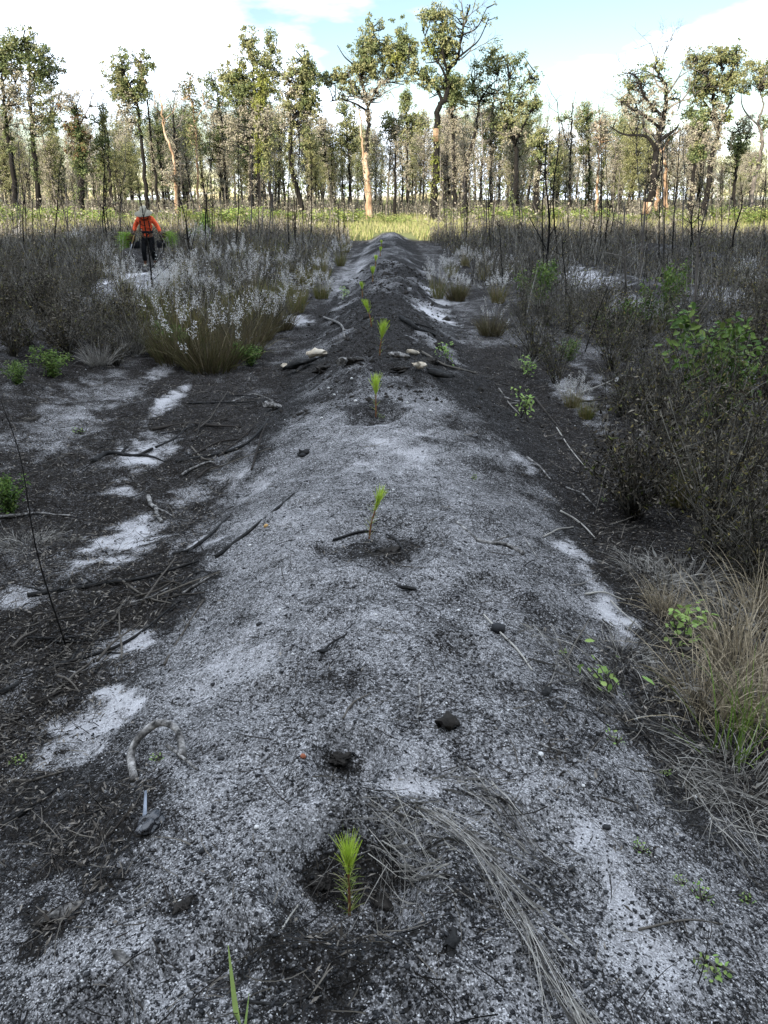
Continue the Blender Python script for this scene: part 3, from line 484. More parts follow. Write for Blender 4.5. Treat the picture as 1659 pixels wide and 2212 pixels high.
T('crooked tree with hanging leaf bundles near the right edge', 92, .2, [(1589, 470), (1593, 410), (1597, 340), (1602, 300), (1590, 260)], [[(1598, 335), (1615, 300), (1622, 280)]], [(1604, 290, 18, 20, 'g', .8), (1598, 315, 16, 14, 'g', .9), (1612, 265, 16, 18, 'd', .7), (1578, 300, 12, 24, 'o', .6), (1570, 380, 10, 40, 'o', .5)], [(320, 350, 8, 'g')])
T('smooth forked tree at the right edge with a sparse high crown', 86, .25, [(1623, 462), (1632, 390), (1642, 310), (1637, 265), (1645, 230), (1640, 195)], [[(1641, 310), (1655, 270), (1672, 240)], [(1637, 270), (1618, 245), (1606, 225), (1604, 200)]], [(1625, 155, 20, 18, 'o', .8), (1650, 145, 20, 16, 'o', .8), (1610, 180, 16, 18, 'o', .6), (1645, 180, 22, 18, 'o', .7), (1655, 260, 14, 14, 'g', .7), (1670, 170, 20, 24, 'o', .7), (1630, 350, 8, 40, 'g', .3)], bark='bark_grey', dead=[(1640, 200, -10, 24, 3)])

# slimmer trees further back: six kinds, each copy a tree of its own
def pole_kind(seed, h, crown, style, sl, bark='bark_char', fork=False, lean=.03):
    r = rg(900 + seed); root = empty('pole_tree'); tag(root, 'slim pole tree standing back among the sunlit stand', 'tree', 'slim pole trees deeper in the stand')
    pts = curve([(0, 0, -.2), (r.normal() * .2, r.normal() * .2, h * .35), (r.normal() * .35, r.normal() * .3, h * .7), (r.normal() * .5, r.normal() * .4, h)], 14); tb = MB().tube(pts, np.linspace(.18, .045, 14) * (h / 13), 6)
    cb_ = MB()
    if fork: bare(tb, pts[9], (.4, .2, .8), h * .13, .07, 4, r); bare(tb, pts[11], (-.4, .1, .8), h * .12, .06, 4, r)
    n = crown
    if n:
        zc = h * (.36 + .64 * r.random(n) ** .85); i = np.clip((zc / h * 13).astype(int), 0, 13); C = pts[i] + r.normal(size=(n, 3)) * np.array([1.05, 1.05, .7]) * (h / 14)
        clump_leaves(cb_, C, r.uniform(.35, .8, n), 36, style, r, .17)
        for c in C[::2]:
            q = pts[max(0, int(c[2] / h * 13) - 2) if c[2] < h else 11]; tb.tube([q, (q + c) / 2 + r.normal(size=3) * .2, c], [.05, .03, .012], 3)
    if sl:
        n = sl; i = r.integers(2, 13, n); C = pts[i] + r.normal(size=(n, 3)) * .28; clump_leaves(cb_, C, r.uniform(.2, .4, n), 16, r.choice(['d', 'o', style]), r, .18)
    tb.build('trunk', [M[bark]], root, True)
    if cb_.c: cb_.build('crown', [M[LEAFM[k]] for k in LK], root)
    return root
KIN = [pole_kind(1, 14, 170, 'd', 24), pole_kind(2, 13, 170, 'o', 50), pole_kind(3, 15, 150, 'g', 60), pole_kind(4, 12, 80, 'd', 16, 'bark_grey', True), pole_kind(5, 14, 150, 'o', 30), pole_kind(6, 11, 130, 'd', 50), pole_kind(7, 13, 50, 'd', 30, 'bark_char', True), pole_kind(8, 12, 150, 'd', 50)]
REFS = ['edge trunk with the dark crown', 'dark crown leaning right', 'dark leafy column', 'rusty broken trunk', 'slim green sleeved tree', 'short black snag', 'twin leaf columns', 'stem beside the twin leaf columns', 'bent pale dead tree', 'black forked dead tree', 'slim white barked tree', 'round crown past the white tree', 'widest olive crown', 'yellow green pillar', 'short crown past the yellow pillar', 'leaning black trunk', 'green pillar tree', 'thin left leaning tree', 'twin stemmed tree', 'two tone big tree', 'orange smooth stem', 'drooping pole tree', 'narrow dark spire', 'tallest forked tree', 'dark crown under the tallest tree', 'black curving trunk', 'grey wrapped pole', 'airy blue green crown', 'tufted black stump', 'crooked tree in the right gap', 'fresh green head', 'pale pinkish trunk', 'wide spreading grey tree', 'leaning cream trunk', 'orange stained trunk', 'trunk with the black leaf knot', 'broad sunny olive crown', 'hanging leaf bundles', 'smooth forked edge tree']
LOOK = ['brown crowned pole', 'olive crowned pole', 'green crowned pole', 'forked grey dead pole', 'forked pole with olive tufts', 'dead leaved short pole', 'bare forked black pole', 'grey brown crowned pole']
front = [(o.location.x / o.location.y, i) for i, o in enumerate(TR)]
rt = rg(77); used = set(); NP = 172; seen = {}
for k in range(NP):
    d = 92 + 95 * rt.random() ** 1.2; px = (k + rt.random() + 5 * (vn(np.array([k * .31]), np.array([2.2]), 3)[0] - .5)) / NP * 1720 - 30
    kind = int(rt.choice(8, p=[.18, .14, .1, .12, .12, .14, .1, .1])); top = np.interp(px, [0, 140, 260, 330, 450, 560, 680, 720, 800, 900, 1000, 1120, 1190, 1320, 1420, 1500, 1600, 1660], [230, 290, 260, 250, 240, 215, 250, 290, 270, 260, 230, 240, 290, 250, 250, 270, 330, 350]) + rt.uniform(-25, 70)
    p = onplane(px, 440, d); p[2] = hz(p[0], d); hh = onplane(px, top, d)[2] - p[2]; h0 = [14, 13, 15, 12, 14, 11, 13, 12][kind]
    f = hh / h0; rz = rt.random() * 6.28
    q, i = min(front, key=lambda a: abs(a[0] - p[0] / d)); lab = f"{LOOK[kind]} just {'right' if p[0] / d > q else 'left'} of the {REFS[i]}"
    seen.setdefault(lab, []).append(1); c = len(seen[lab])
    if c > 1: lab = ('', 'farther ', 'thicker ', 'thinner ', 'taller ', 'shorter ')[min(c - 1, 5)] + lab
    if kind not in used: used.add(kind); o = KIN[kind]; o.location = p; o.rotation_euler = (0, 0, rz); o.scale = (f, f, f); o['label'] = lab
    else: dup(KIN[kind], p, rz, f, lab, tilt=(rt.normal() * .03, rt.normal() * .05))

# thin dead poles and scrub at the feet of the trees: a mass of stems
def dead_scrub():
    r = rg(12); mb = MB(); n = 5200; d = 92 + 70 * r.random(n) ** 1.2; x = r.uniform(-.60, .60, n) * d * .98; h = r.uniform(.7, 2.3, n) * (.5 + 1.0 * fbm(x * .13, d * .13, 4, 2)) * (1 + 1.2 * (r.random(n) < .12))
    n2 = 1100; d2_ = 45 + 46 * r.random(n2); x2 = r.uniform(-.6, .6, n2) * d2_; kp = (np.abs(x2 - .4) > 2.2) & (fbm(x2 * .12, d2_ * .12, 14, 2) > .42); d = np.concatenate([d, d2_[kp]]); x = np.concatenate([x, x2[kp]]); h = np.concatenate([h, r.uniform(.5, 1.9, kp.sum())]); n = len(d)
    z = height(x, d); P = np.stack([x, d, z], 1); D = np.stack([r.normal(size=n) * .07, r.normal(size=n) * .07, np.ones(n)], 1)
    V, F = ribbons(P, D, h, r.uniform(.00045, .001, n) * d, 0, 3, r, side=np.tile(np.array([[1., .1, 0]]), (n, 1)), bend=.06, tip=.3); mb.add(V, F, 0)
    k = 7; q = np.repeat(np.arange(n), k); t = r.uniform(.3, 1, n * k); C = P[q] + D[q] * (h[q] * t)[:, None]
    V, F = ribbons(C, rdirs(r, n * k) + np.array([0, 0, .9]), r.uniform(.3, .9, n * k), .035, 0, 1, r); mb.add(V, F, 0)
    sel = r.random(n * k) < .6; C2 = C[sel] + rdirs(r, sel.sum()) * .3; V, F = leaves(C2, rdirs(r, len(C2)), rdirs(r, len(C2)), .2, .12); mb.add(V, F, 1)
    tag(mb.build('undergrowth', [M['twig_brown'], M['leaf_dead']]), 'thin dead poles and brown scrub crowding the feet of the sunlit trees', 'scrub', kind='stuff')
dead_scrub()
def far_wood():
    r = rg(13); n = 16000; x = r.uniform(-420, 420, n); d = r.uniform(330, 380, n); h = (6.0 + 5 * fbm(x * .06, d * .03, 6, 3)) * np.sqrt(r.random(n))
    P = np.stack([x, d, height(x, d) + h], 1); V, F = leaves(P, rdirs(r, n), rdirs(r, n), r.uniform(.8, 1.6, n), r.uniform(.6, 1.1, n)); mb = MB().add(V, F, 0)
    tag(mb.build('forest', [M['leaf_green']]), 'low dark belt of far forest seen between the trunks', 'forest', kind='stuff')
far_wood()

# ------------------------------------------------------------------ sunlit field grass and dead heath (uncountable)
def field_grass():
    r = rg(14); n = 70000; d = 43 + 60 * r.random(n) ** 1.1; x = r.uniform(-.62, .62, n) * d
    tr = (np.abs(x - .25 - .006 * d) < 1.1) & (d < 52); d, x = d[~tr], x[~tr]; n = len(d)
    h = r.uniform(.25, .6, n) * (.5 + .9 * fbm(x * .2, d * .2, 5, 3)); P = np.stack([x, d, height(x, d)], 1)
    V, F = ribbons(P, np.stack([r.normal(size=n) * .25, r.normal(size=n) * .25, np.ones(n)], 1), h, r.uniform(.03, .07, n), .1, 2, r); mb = MB().add(V, F, 0)
    tag(mb.build('grass', [M['grass_sun']]), 'tall straw coloured and green grass in the sunlit strip before the trees', 'grass', kind='stuff')
field_grass()
def heath():
    r = rg(15); mb = MB(); n = 26000; d = 11 + 36 * r.random(n) ** .8; x = r.uniform(-.60, .60, n) * d; dx = np.abs(x - xc(d))
    den = fbm(x * .5, d * .5, 8, 3); keep = (dx > 1.7 + 1.2 * vn(x * .5, d * .3, 9)) & (den > .47 - .005 * d) & ~((np.abs(x / d + .274) < .026) & (d > 16) & (d < 27.5) & (r.random(n) < .985)) & ~((np.abs(x - 5) < 1.0) & (d < 21) & (d > 12) & (r.random(n) < .8)) & ~((np.abs(x + 4.6) < 1.1) & (d < 17) & (r.random(n) < .75))
    x, d = x[keep], d[keep]; n = len(x); h = r.uniform(.3, 1.0, n) * (.35 + 1.1 * fbm(x * .6, d * .6, 10, 3)); P = np.stack([x, d, height(x, d) - .02], 1)
    D = np.stack([r.normal(size=n) * .2, r.normal(size=n) * .2, np.ones(n)], 1); w = .006 + .0005 * d
    V, F = ribbons(P, D, h, w, 0, 2, r, bend=.12, tip=.4); st_ = np.tile(r.random(n) < .12 + .3 * (fbm(x * .3, d * .3, 67, 2) > .55), 2); mb.add(V, F[~st_], 0); mb.add(V, F[st_], 3)
    k = 5; q = np.repeat(np.arange(n), k); t = r.uniform(.25, .98, n * k); C = P[q] + nrm(D)[q] * (h[q] * t)[:, None]
    V, F = ribbons(C, rdirs(r, n * k) * .7 + np.array([0, 0, .8]), r.uniform(.08, .28, n * k), w[q] * .6, 0, 1, r, tip=.5); mb.add(V, F, 0)
    k = 5; q = np.repeat(np.arange(n), k); t = r.uniform(.2, 1.02, n * k); C = P[q] + nrm(D)[q] * (h[q] * t)[:, None] + r.normal(size=(n * k, 3)) * .05
    V, F = leaves(C, rdirs(r, n * k), rdirs(r, n * k), r.uniform(.025, .05, n * k) + .0009 * d[q], .012 + .0006 * d[q]); gi = r.random(n * k) < .16 + .5 * sst(.5, .62, fbm(x * .35, d * .35, 66, 2))[q]; mb.add(V, F[~gi], 1); mb.add(V, F[gi], 2)
    tag(mb.build('undergrowth', [M['twig_brown'], M['leaf_brown'], M['grass_olive'], M['straw_grey']]), 'dark brown dead heath covering the shaded ground between the rows', 'heath', kind='stuff')
heath()

# ------------------------------------------------------------------ loose scatter on the near ground (uncountable)
def near_xy(r, n, d0, d1, p=1.0):
    u = r.random(n); d = 1 / ((1 / d0 ** p) * (1 - u) + (1 / d1 ** p) * u) ** (1 / p); return r.uniform(-1, 1, n) * (.58 * d + .35), d
def scatter():
    r = rg(21)
    x, d = near_xy(r, 66000, .9, 10, .9); s, b, g = masks(x, d); k = r.random(len(x)) < np.clip(1.1 - .8 * s, .16, 1); x, d = x[k], d[k]
    sz = np.minimum(np.exp(r.normal(size=len(x)) * .55) * .0023, .0065) * (1 + .22 * d); P = np.stack([x, d, height(x, d) + sz * .15], 1)
    V, F = chips(P, sz, r, .4); tag(MB().add(V, F).build('gravel', M['charcoal']), 'black charcoal crumbs strewn over the ash grey ridge', 'charcoal', kind='stuff')
    x, d = near_xy(r, 42000, .9, 10, .9); s, b, g = masks(x, d); k = r.random(len(x)) < np.clip(.15 + .8 * s, .1, 1); x, d = x[k], d[k]
    sz = np.minimum(np.exp(r.normal(size=len(x)) * .45) * .0017, .0035) * (1 + .2 * d); P = np.stack([x, d, height(x, d) + sz * .2], 1)
    V, F = chips(P, sz, r, .8); tag(MB().add(V, F).build('sand', M['pebble']), 'white quartz grains strewn over the ash grey ridge', 'sand', kind='stuff')
    # leaf litter and short twigs lie thick in the furrows
    x, d = near_xy(r, 110000, 1.2, 16, .6); s, b, g = masks(x, d); k = r.random(len(x)) < np.clip((b - .25) * (1.1 - .9 * s), .002, 1) * np.where((np.abs(x + .05) < .5) & (d < 2.6), .12, 1); x, d = x[k], d[k]; n = len(x)
    P = np.stack([x, d, height(x, d) + r.uniform(.002, .02, n)], 1); D = rdirs(r, n) * np.array([1, 1, .35]); f = 1 + .05 * d
    V, F = leaves(P, D, rdirs(r, n) * .4 + np.array([0, 0, 1]), r.uniform(.012, .036, n) * f, r.uniform(.003, .009, n) * f, .3); mb = MB().add(V, F, 0)
    x, d = near_xy(r, 42000, 1.1, 14, .7); s, b, g = masks(x, d); k = r.random(len(x)) < np.clip((b - .2) * (1.1 - .8 * s), .03, 1); x, d = x[k], d[k]; n = len(x)
    P = np.stack([x, d, height(x, d) + r.uniform(.002, .03, n)], 1); D = rdirs(r, n) * np.array([1, 1, .16])
    V, F = ribbons(P, D, r.uniform(.02, .13, n) * (1 + .06 * d), r.uniform(.0015, .0036, n) * (1 + .1 * d), .04, 3, r, bend=.35, tip=.5); mb.add(V, F, 1)
    tag(mb.build('litter', [M['litter'], M['twig_dark']]), 'dead leaves and short twigs matted in the furrows', 'litter', kind='stuff')
    # soil crumbs where the ridge was turned
    n = 6500; x = r.normal(size=n) * .6; d = 6.6 + 16 * r.random(n) ** 1.2; x = x + xc(d); sz = np.exp(r.normal(size=n) * .6) * .0065 * (1 + .07 * d); P = np.stack([x, d, height(x, d)], 1)
    V, F = chips(P, sz, r, .8); tag(MB().add(V, F).build('dirt', M['clod']), 'dark crumbled soil along the far ridge', 'soil', kind='stuff')
scatter()

# ------------------------------------------------------------------ pine seedlings along the ridge
_u = ['first', 'second', 'third', 'fourth', 'fifth', 'sixth', 'seventh', 'eighth', 'ninth']
ORD = _u + ['tenth', 'eleventh', 'twelfth', 'thirteenth', 'fourteenth', 'fifteenth', 'sixteenth', 'seventeenth', 'eighteenth', 'nineteenth']
for tn, te in (('twenty', 'twentieth'), ('thirty', 'thirtieth'), ('forty', 'fortieth'), ('fifty', 'fiftieth')): ORD += [te] + [f'{tn}-{q}' for q in _u]
def seedling(seed, label, loc, h, lean=(0, 0), low=1.0, fat=1.0, tuft=.42):
    r = rg(300 + seed); root = empty('pine_seedling', loc); tag(root, label, 'seedling', 'pine seedlings planted along the ridge')
    st = curve([(0, 0, -.02), (lean[0] * .2 * h, lean[1] * .2 * h, h * .3), (lean[0] * .6 * h, lean[1] * .6 * h, h * .62), (lean[0] * h * .9, lean[1] * h * .9, h * .8)], 10)
    MB().tube(st, np.linspace(.0042, .002, 10) * fat, 6).build('stem', M['seed_stem'], root, True)
    n = 120; i = r.integers(6, 10, n); P = st[i] + r.normal(size=(n, 3)) * .003; ax = np.array([lean[0] * 1.3, lean[1] * 1.3, 1.])
    D = ax + r.normal(size=(n, 3)) * np.array([.24, .24, .05]); ln = h * r.uniform(.7, 1, n) * tuft
    V, F = ribbons(P, D, ln, .0022 * fat, .05, 3, r, bend=.06, tip=.3); mb = MB().add(V, F); mb.build('top_needles', M['seed_green'], root)
    n = int(110 * low)
    if n:
        i = r.integers(1, 8, n); P = st[i]; D = rdirs(r, n) * np.array([.75, .75, .3]) + np.array([0, 0, .75])
        V, F = ribbons(P, D, h * r.uniform(.12, .30, n), .0018 * fat, .2, 3, r, tip=.3); MB().add(V, F).build('lower_needles', M['seed_low'], root)
    return root
SL = ['plump nearest pine seedling standing in a dark planting pit beside the grey straw', 'pine seedling bending right above a mossy dark pit, second along the ridge', 'red stemmed pine seedling third along the ridge, before the heap of broken wood', 'broad tufted pine seedling standing on the heap of broken wood', 'pine seedling leaning left just behind the broad tufted one', 'sixth pine seedling, beside a slim weed on the dark ridge', 'seventh pine seedling along the ridge, short and upright', 'eighth pine seedling along the ridge, where grey sand begins', 'ninth pine seedling along the ridge, thin and pale', 'tenth pine seedling, the farthest one along the ridge']
for i, (q, lab) in enumerate(zip(SEEDLINGS_PX, SL)):
    p = at(*q); topy = [1825, 1063, 822, 708, 655, 615, 582, 556, 538, 522][i]; hh = max(.2, min(.36, onplane(q[0], topy, p[1])[2] - p[2]))
    seedling(i, lab, p, hh, [(0, 0), (.22, 0), (0, 0), (.12, 0), (-.22, 0), (-.05, 0), (.02, 0), (.04, 0), (.08, 0), (0, 0)][i], [1.1, .6, .25, .3, .4, .4, .3, .3, .3, .3][i], [1, 1.2, 1.5, 1.9, 2.2, 2.5, 2.8, 3.2, 3.6, 4][i], [.42, .40, .5, .62, .5, .6, .6, .6, .6, .6][i])

# ------------------------------------------------------------------ vegetation kinds
def disc(r, n, rad): a = r.random(n) * 6.283; q = np.sqrt(r.random(n)) * rad; return np.stack([np.cos(a) * q, np.sin(a) * q, np.zeros(n)], 1)
def plume_grass(seed, h=.85, nb=230, ns=34, blade='grass_olive', plume=True, rad=.14):
    r = rg(400 + seed); root = empty('plume_grass'); B = disc(r, nb, rad); D = B * r.uniform(1.0, 3.4, nb)[:, None] + np.array([0, 0, 1.]) + r.normal(size=(nb, 3)) * .12
    V, F = ribbons(B, D, h * r.uniform(.4, .95, nb), r.uniform(.004, .008, nb), r.uniform(.05, .5, nb), 4, r, bend=.08); MB().add(V, F).build('blades', M[blade], root)
    if plume:
        B = disc(r, ns, rad * .9); D = B * r.uniform(1.5, 4, ns)[:, None] + np.array([0, 0, 1.]) + r.normal(size=(ns, 3)) * .1; ln = h * r.uniform(.75, 1.25, ns); dr = r.uniform(.05, .25, ns)
        V, F = ribbons(B, D, ln, .004, dr, 4, r, tip=.5); MB().add(V, F).build('stalks', M['straw'], root)
        k = 34; q = np.repeat(np.arange(ns), k); t = r.uniform(.76, 1.03, ns * k); Dn = nrm(D); C = B[q] + Dn[q] * (ln[q] * t)[:, None]; C[:, 2] -= dr[q] * ln[q] * t * t
        C += r.normal(size=C.shape) * .017; V, F = leaves(C, rdirs(r, ns * k) + Dn[q] * .8, rdirs(r, ns * k), r.uniform(.014, .034, ns * k), r.uniform(.006, .012, ns * k)); MB().add(V, F).build('plumes', M['plume'], root)
    return root
def dead_shrub(seed, h=.85, rad=.42, ns=46, nl=2200, twig='twig_brown', leaf='leaf_brown', lsz=.042, lw=.3, wide=1.0, green=.08):
    r = rg(500 + seed); root = empty('dead_shrub'); tb = MB(); lb = MB(); pts = []
    for k in range(ns):
        a = r.random() * 6.283; o = r.random() ** .6 * rad * wide; hh = h * r.uniform(.35, 1.18) * (1 - .2 * o / rad)
        p = curve([(r.normal() * .03, r.normal() * .03, -.02), (math.cos(a) * o * .4, math.sin(a) * o * .4, hh * .4), (math.cos(a) * o * .85 + r.normal() * .03, math.sin(a) * o * .85 + r.normal() * .03, hh * .75), (math.cos(a) * o * 1.1 + r.normal() * .05, math.sin(a) * o * 1.1 + r.normal() * .05, hh)], 8)
        tb.tube(p, np.linspace(.005, .0016, 8), 3); pts.append(p[1:])
        for j in range(6):
            q = p[r.integers(2, 8)]; e = q + rdirs(r, 1)[0] * r.uniform(.06, .18) + np.array([0, 0, .08]); md = (q + e) / 2 + r.normal(size=3) * .012; tb.tube([q, md, e], [.002, .0016, .001], 3); pts.append(np.linspace(q, e, 4))
    tb.build('stems', M[twig], root); A = np.concatenate(pts); i = r.integers(0, len(A), nl); C = A[i] + r.normal(size=(nl, 3)) * .018
    V, F = leaves(C, rdirs(r, nl) + np.array([0, 0, -.3]), rdirs(r, nl), lsz * r.uniform(.6, 1.3, nl), lsz * lw * r.uniform(.7, 1.4, nl), .4); gk = r.random(nl) < green; lb.add(V, F[~gk], 0); lb.add(V, F[gk], 1); lb.build('leaves', [M[leaf], M['grass_olive']], root); return root
def green_shrub(seed, h=.6, rad=.34, nl=1000, leaf='leaf_bright', lsz=.05, lw=.55, name='green_shrub', ns=18):
    r = rg(600 + seed); root = empty(name); tb = MB(); pts = []
    for k in range(ns):
        a = r.random() * 6.283; o = r.random() ** .5 * rad; hh = h * r.uniform(.5, 1.05)
        p = curve([(r.normal() * .02, r.normal() * .02, -.02), (math.cos(a) * o * .5, math.sin(a) * o * .5, hh * .5), (math.cos(a) * o, math.sin(a) * o, hh * .85), (math.cos(a) * o * 1.15, math.sin(a) * o * 1.15, hh)], 8); tb.tube(p, np.linspace(.004, .0015, 8), 3); pts.append(p[1:])
    tb.build('stems', M['twig_brown'], root); A = np.concatenate(pts); i = r.integers(0, len(A), nl); C = A[i] + r.normal(size=(nl, 3)) * lsz * .8
    V, F = leaf6(C, rdirs(r, nl) * np.array([1, 1, .6]) + np.array([0, 0, -.1]), rdirs(r, nl) * .6 + np.array([0, -.3, 1.]), lsz * r.uniform(.6, 1.3, nl), lsz * lw * r.uniform(.8, 1.2, nl)); MB().add(V, F).build('leaves', M[leaf], root); return root
def tuft(seed, h=.4, n=200, rad=.09, mat='straw', droop=.7, w=.004, spread=3.0, name='grass_tuft', kink=.1):
    r = rg(700 + seed); root = empty(name); B = disc(r, n, rad); D = B / max(rad, .01) * r.uniform(.2, 1, n)[:, None] * spread * .35 + np.array([0, 0, 1.]) + r.normal(size=(n, 3)) * .18
    V, F = ribbons(B, D, h * r.uniform(.5, 1.25, n), r.uniform(.7, 1.3, n) * w, droop * r.uniform(.4, 1.3, n), 6, r, bend=kink); V[:, 2] = np.maximum(V[:, 2], .004 + .03 * r.random(len(V)) ** 2); MB().add(V, F).build('blades', M[mat], root); return root
def place(proto, cat, group, rows, first=True, rs=1):
    """rows: (picture x, y of the foot, scale, label); the first row takes the prototype itself"""
    r = rg(rs)
    for i, (px, py, sc, lab) in enumerate(rows):
        p = at(px, py); rz = r.random() * 6.28; s3 = (sc * r.uniform(.9, 1.1), sc * r.uniform(.9, 1.1), sc * r.uniform(.92, 1.08)) if isinstance(sc, (int, float)) else sc
        if i == 0 and first: o = proto; o.location = p; o.rotation_euler = (0, 0, rz); o.scale = s3; o['label'] = lab
        else: o = dup(proto, p, rz, s3, lab)
        o['category'] = cat; o['group'] = group; o['kind'] = 'thing'
# white plumed grass
GP = 'white plumed grasses beside the ridge'
lft = [(735, 575), (700, 605), (695, 645), (655, 560), (640, 675), (615, 600), (590, 695), (560, 600), (545, 655), (520, 580), (490, 672), (470, 600), (440, 560), (432, 665), (410, 600), (388, 645), (360, 690), (375, 660), (345, 680), (272, 640), (225, 600), (170, 540), (100, 525), (40, 530)]
rgt = [(945, 645), (975, 600), (992, 645), (1005, 575), (1045, 605), (1075, 655), (1110, 590), (1235, 880), (1420, 720), (1600, 860), (1640, 640), (1610, 615)]
pg = [plume_grass(1), plume_grass(2, .8, 220, 40), plume_grass(3, .62, 260, 26), plume_grass(4, .7, 180, 44)]
for side, lst in (('left', lft), ('right', rgt)):
    for j in range(4):
        place(pg[j], 'grass', GP, [(x, y, (.95 if side == 'left' else .85) * (.55 if (x, y) in ((1235, 880), (1420, 720), (1600, 860)) else 1), f"white plumed grass clump in the {side} heath, {ORD[lst.index((x, y))]} counting outward from the ridge") for x, y in lst[j::4]], side == 'left', j + 3)
# olive and dry grass clumps
oc = plume_grass(9, .8, 560, 12, 'grass_dark', True, .24); place(oc, 'grass', 'olive grass clumps', [(455, 800, (1.35, 1.2, 1.05), 'largest olive grass clump, dark at its foot, left of the broken wood heap'), (385, 785, 1.1, 'olive grass clump touching the left side of the largest one'), (520, 775, 1.1, 'olive grass clump touching the right side of the largest one'), (445, 735, 1.1, 'olive grass clump right behind the largest one'), (600, 715, .9, 'olive grass clump nearest the ridge below white plumes'), (560, 735, .8, 'olive grass clump between the largest clump and the ridge'), (380, 720, .8, 'olive grass clump behind and left of the largest one'), (985, 650, .75, 'golden olive grass clump under white plumes right of the ridge'), (1060, 725, .7, 'brownish grass clump at the right furrow beyond the sand patches')], True, 8)
og = plume_grass(10, .6, 260, 0, 'grass_olive', False, .12); place(og, 'grass', 'plain olive grasses', [(650, 655, .9, 'plain olive grass clump at the left foot of the ridge'), (1470, 1090, .75, 'thin green and gold grass at the foot of the big brown shrub'), (1265, 905, .5, 'small greenish grass in the sand left of the big brown shrub'), (235, 690, .9, 'plain olive grass clump by the left sand patch'), (300, 700, .8, 'olive grass beside the vine wrapped sapling')], True, 9)
eg = [(250, 560), (290, 690), (330, 730), (345, 770), (415, 740), (480, 720), (500, 690), (530, 720), (560, 690), (585, 660), (620, 640), (660, 615), (690, 585), (460, 640), (400, 620), (505, 620), (560, 570), (610, 560), (700, 560), (745, 545)]
place(og, 'grass', 'plain olive grasses', [(x, y, 1.0 + .25 * (i % 3), f"plain olive tuft amid the left plumes, {ORD[i]} counting from the worker") for i, (x, y) in enumerate(sorted(eg))], False, 13)
# dead shrubs
ds = dead_shrub(1); place(ds, 'shrub', 'dead brown shrubs', [(1365, 1118, 1.02, 'large dark brown dead shrub leaning over the right furrow'), (1640, 1120, .8, 'dead brown shrub at the right edge above the straw tuft'), (1610, 790, .9, 'dead brown shrub right of the forked dead sapling'), (1300, 745, .85, 'brown dead shrub between the sand patches on the right'), (1650, 720, .9, 'dead brown shrub at the right edge level with the sand mound'), (90, 700, .9, 'dead brown shrub at the left edge behind the tangled weeds'), (30, 770, .8, 'dead brown shrub nearest the left edge')], True, 10)
d2 = dead_shrub(2, .6, .5, 60, 1000, 'twig_brown', 'leaf_brown', .03, .25, green=.3); place(d2, 'shrub', 'fine twigged dead shrubs', [(1150, 775, 1.0, 'fine twigged grey brown shrub bulging over the right furrow'), (1230, 720, .9, 'fine twigged shrub behind the bulging one'), (1420, 830, .8, 'fine twigged shrub before the forked dead sapling'), (1550, 1100, .8, 'fine twigged dead shrub right of the largest brown shrub'), (1620, 1250, .7, 'fine twigged dead shrub above the pale straw tuft'), (205, 745, .85, 'fine twigged shrub on the left mound'), (130, 640, .9, 'fine twigged shrub in the left heath before the heath edge'), (60, 600, .9, 'fine twigged shrub far out in the left heath')], True, 11)
ai = dead_shrub(3, .95, .42, 34, 900, 'twig_brown', 'leaf_brown', .036, .28, green=.35); place(ai, 'shrub', 'airy dead shrubs', [(1440, 980, .95, 'airy thin stemmed dead shrub right behind the largest brown shrub'), (1530, 1000, .95, 'airy dead shrub with sand showing through, mid right'), (1610, 1020, .9, 'airy dead shrub near the right edge below the sprawling green bush'), (1480, 870, .9, 'airy dead shrub at the foot of the forked dead sapling'), (1340, 900, .7, 'airy dead shrub behind and left of the largest brown shrub')], True, 59)
rth = rg(61); thick = [(1250, 700), (1290, 690), (1320, 800), (1350, 780), (1390, 750), (1400, 905), (1450, 760), (1500, 720), (1500, 1090), (1550, 760), (1575, 720), (1625, 770), (1655, 860), (1600, 1180), (1540, 1190), (1650, 1240), (1130, 705), (1180, 700), (1200, 830)]
for j, pr in ((0, ai), (1, d2)): place(pr, 'shrub', 'dead brown shrubs', [(x, y, rth.uniform(.7, 1.0), f"brown dead shrub of the right thicket, {ORD[thick.index((x, y))]} counting from the sand mound") for x, y in thick[j::2]], False, 62 + j)
lt = [(360, 655), (420, 690), (470, 650), (520, 650), (575, 720), (400, 715), (500, 755), (15, 620), (45, 660), (75, 640), (105, 690), (140, 720), (160, 670), (185, 640), (210, 700), (265, 735), (300, 760), (10, 700), (60, 745), (150, 770), (250, 790), (25, 560), (110, 590), (200, 570), (320, 710)]
for j, pr in ((0, d2), (1, ds)): place(pr, 'shrub', 'dead brown shrubs', [(x, y, rth.uniform(.65, .95), f"dark dead shrub of the left thicket, {ORD[lt.index((x, y))]} counting from the left edge inward") for x, y in lt[j::2]], False, 66 + j)
gt = tuft(5, .5, 260, .14, 'straw_grey', .5, .005); place(gt, 'grass tuft', 'grey dry tufts', [(290, 765, 1.2, 'grey dry grass tuft on the left mound before the olive clumps'), (215, 790, 1.0, 'grey dry grass tuft drooping over the bare left mound'), (350, 745, .9, 'grey dry grass tuft touching the olive clumps'), (130, 745, .9, 'grey dry grass tuft among the left thicket'), (1130, 800, .7, 'grey dry grass tuft below the bulging twig shrub')], True, 70)
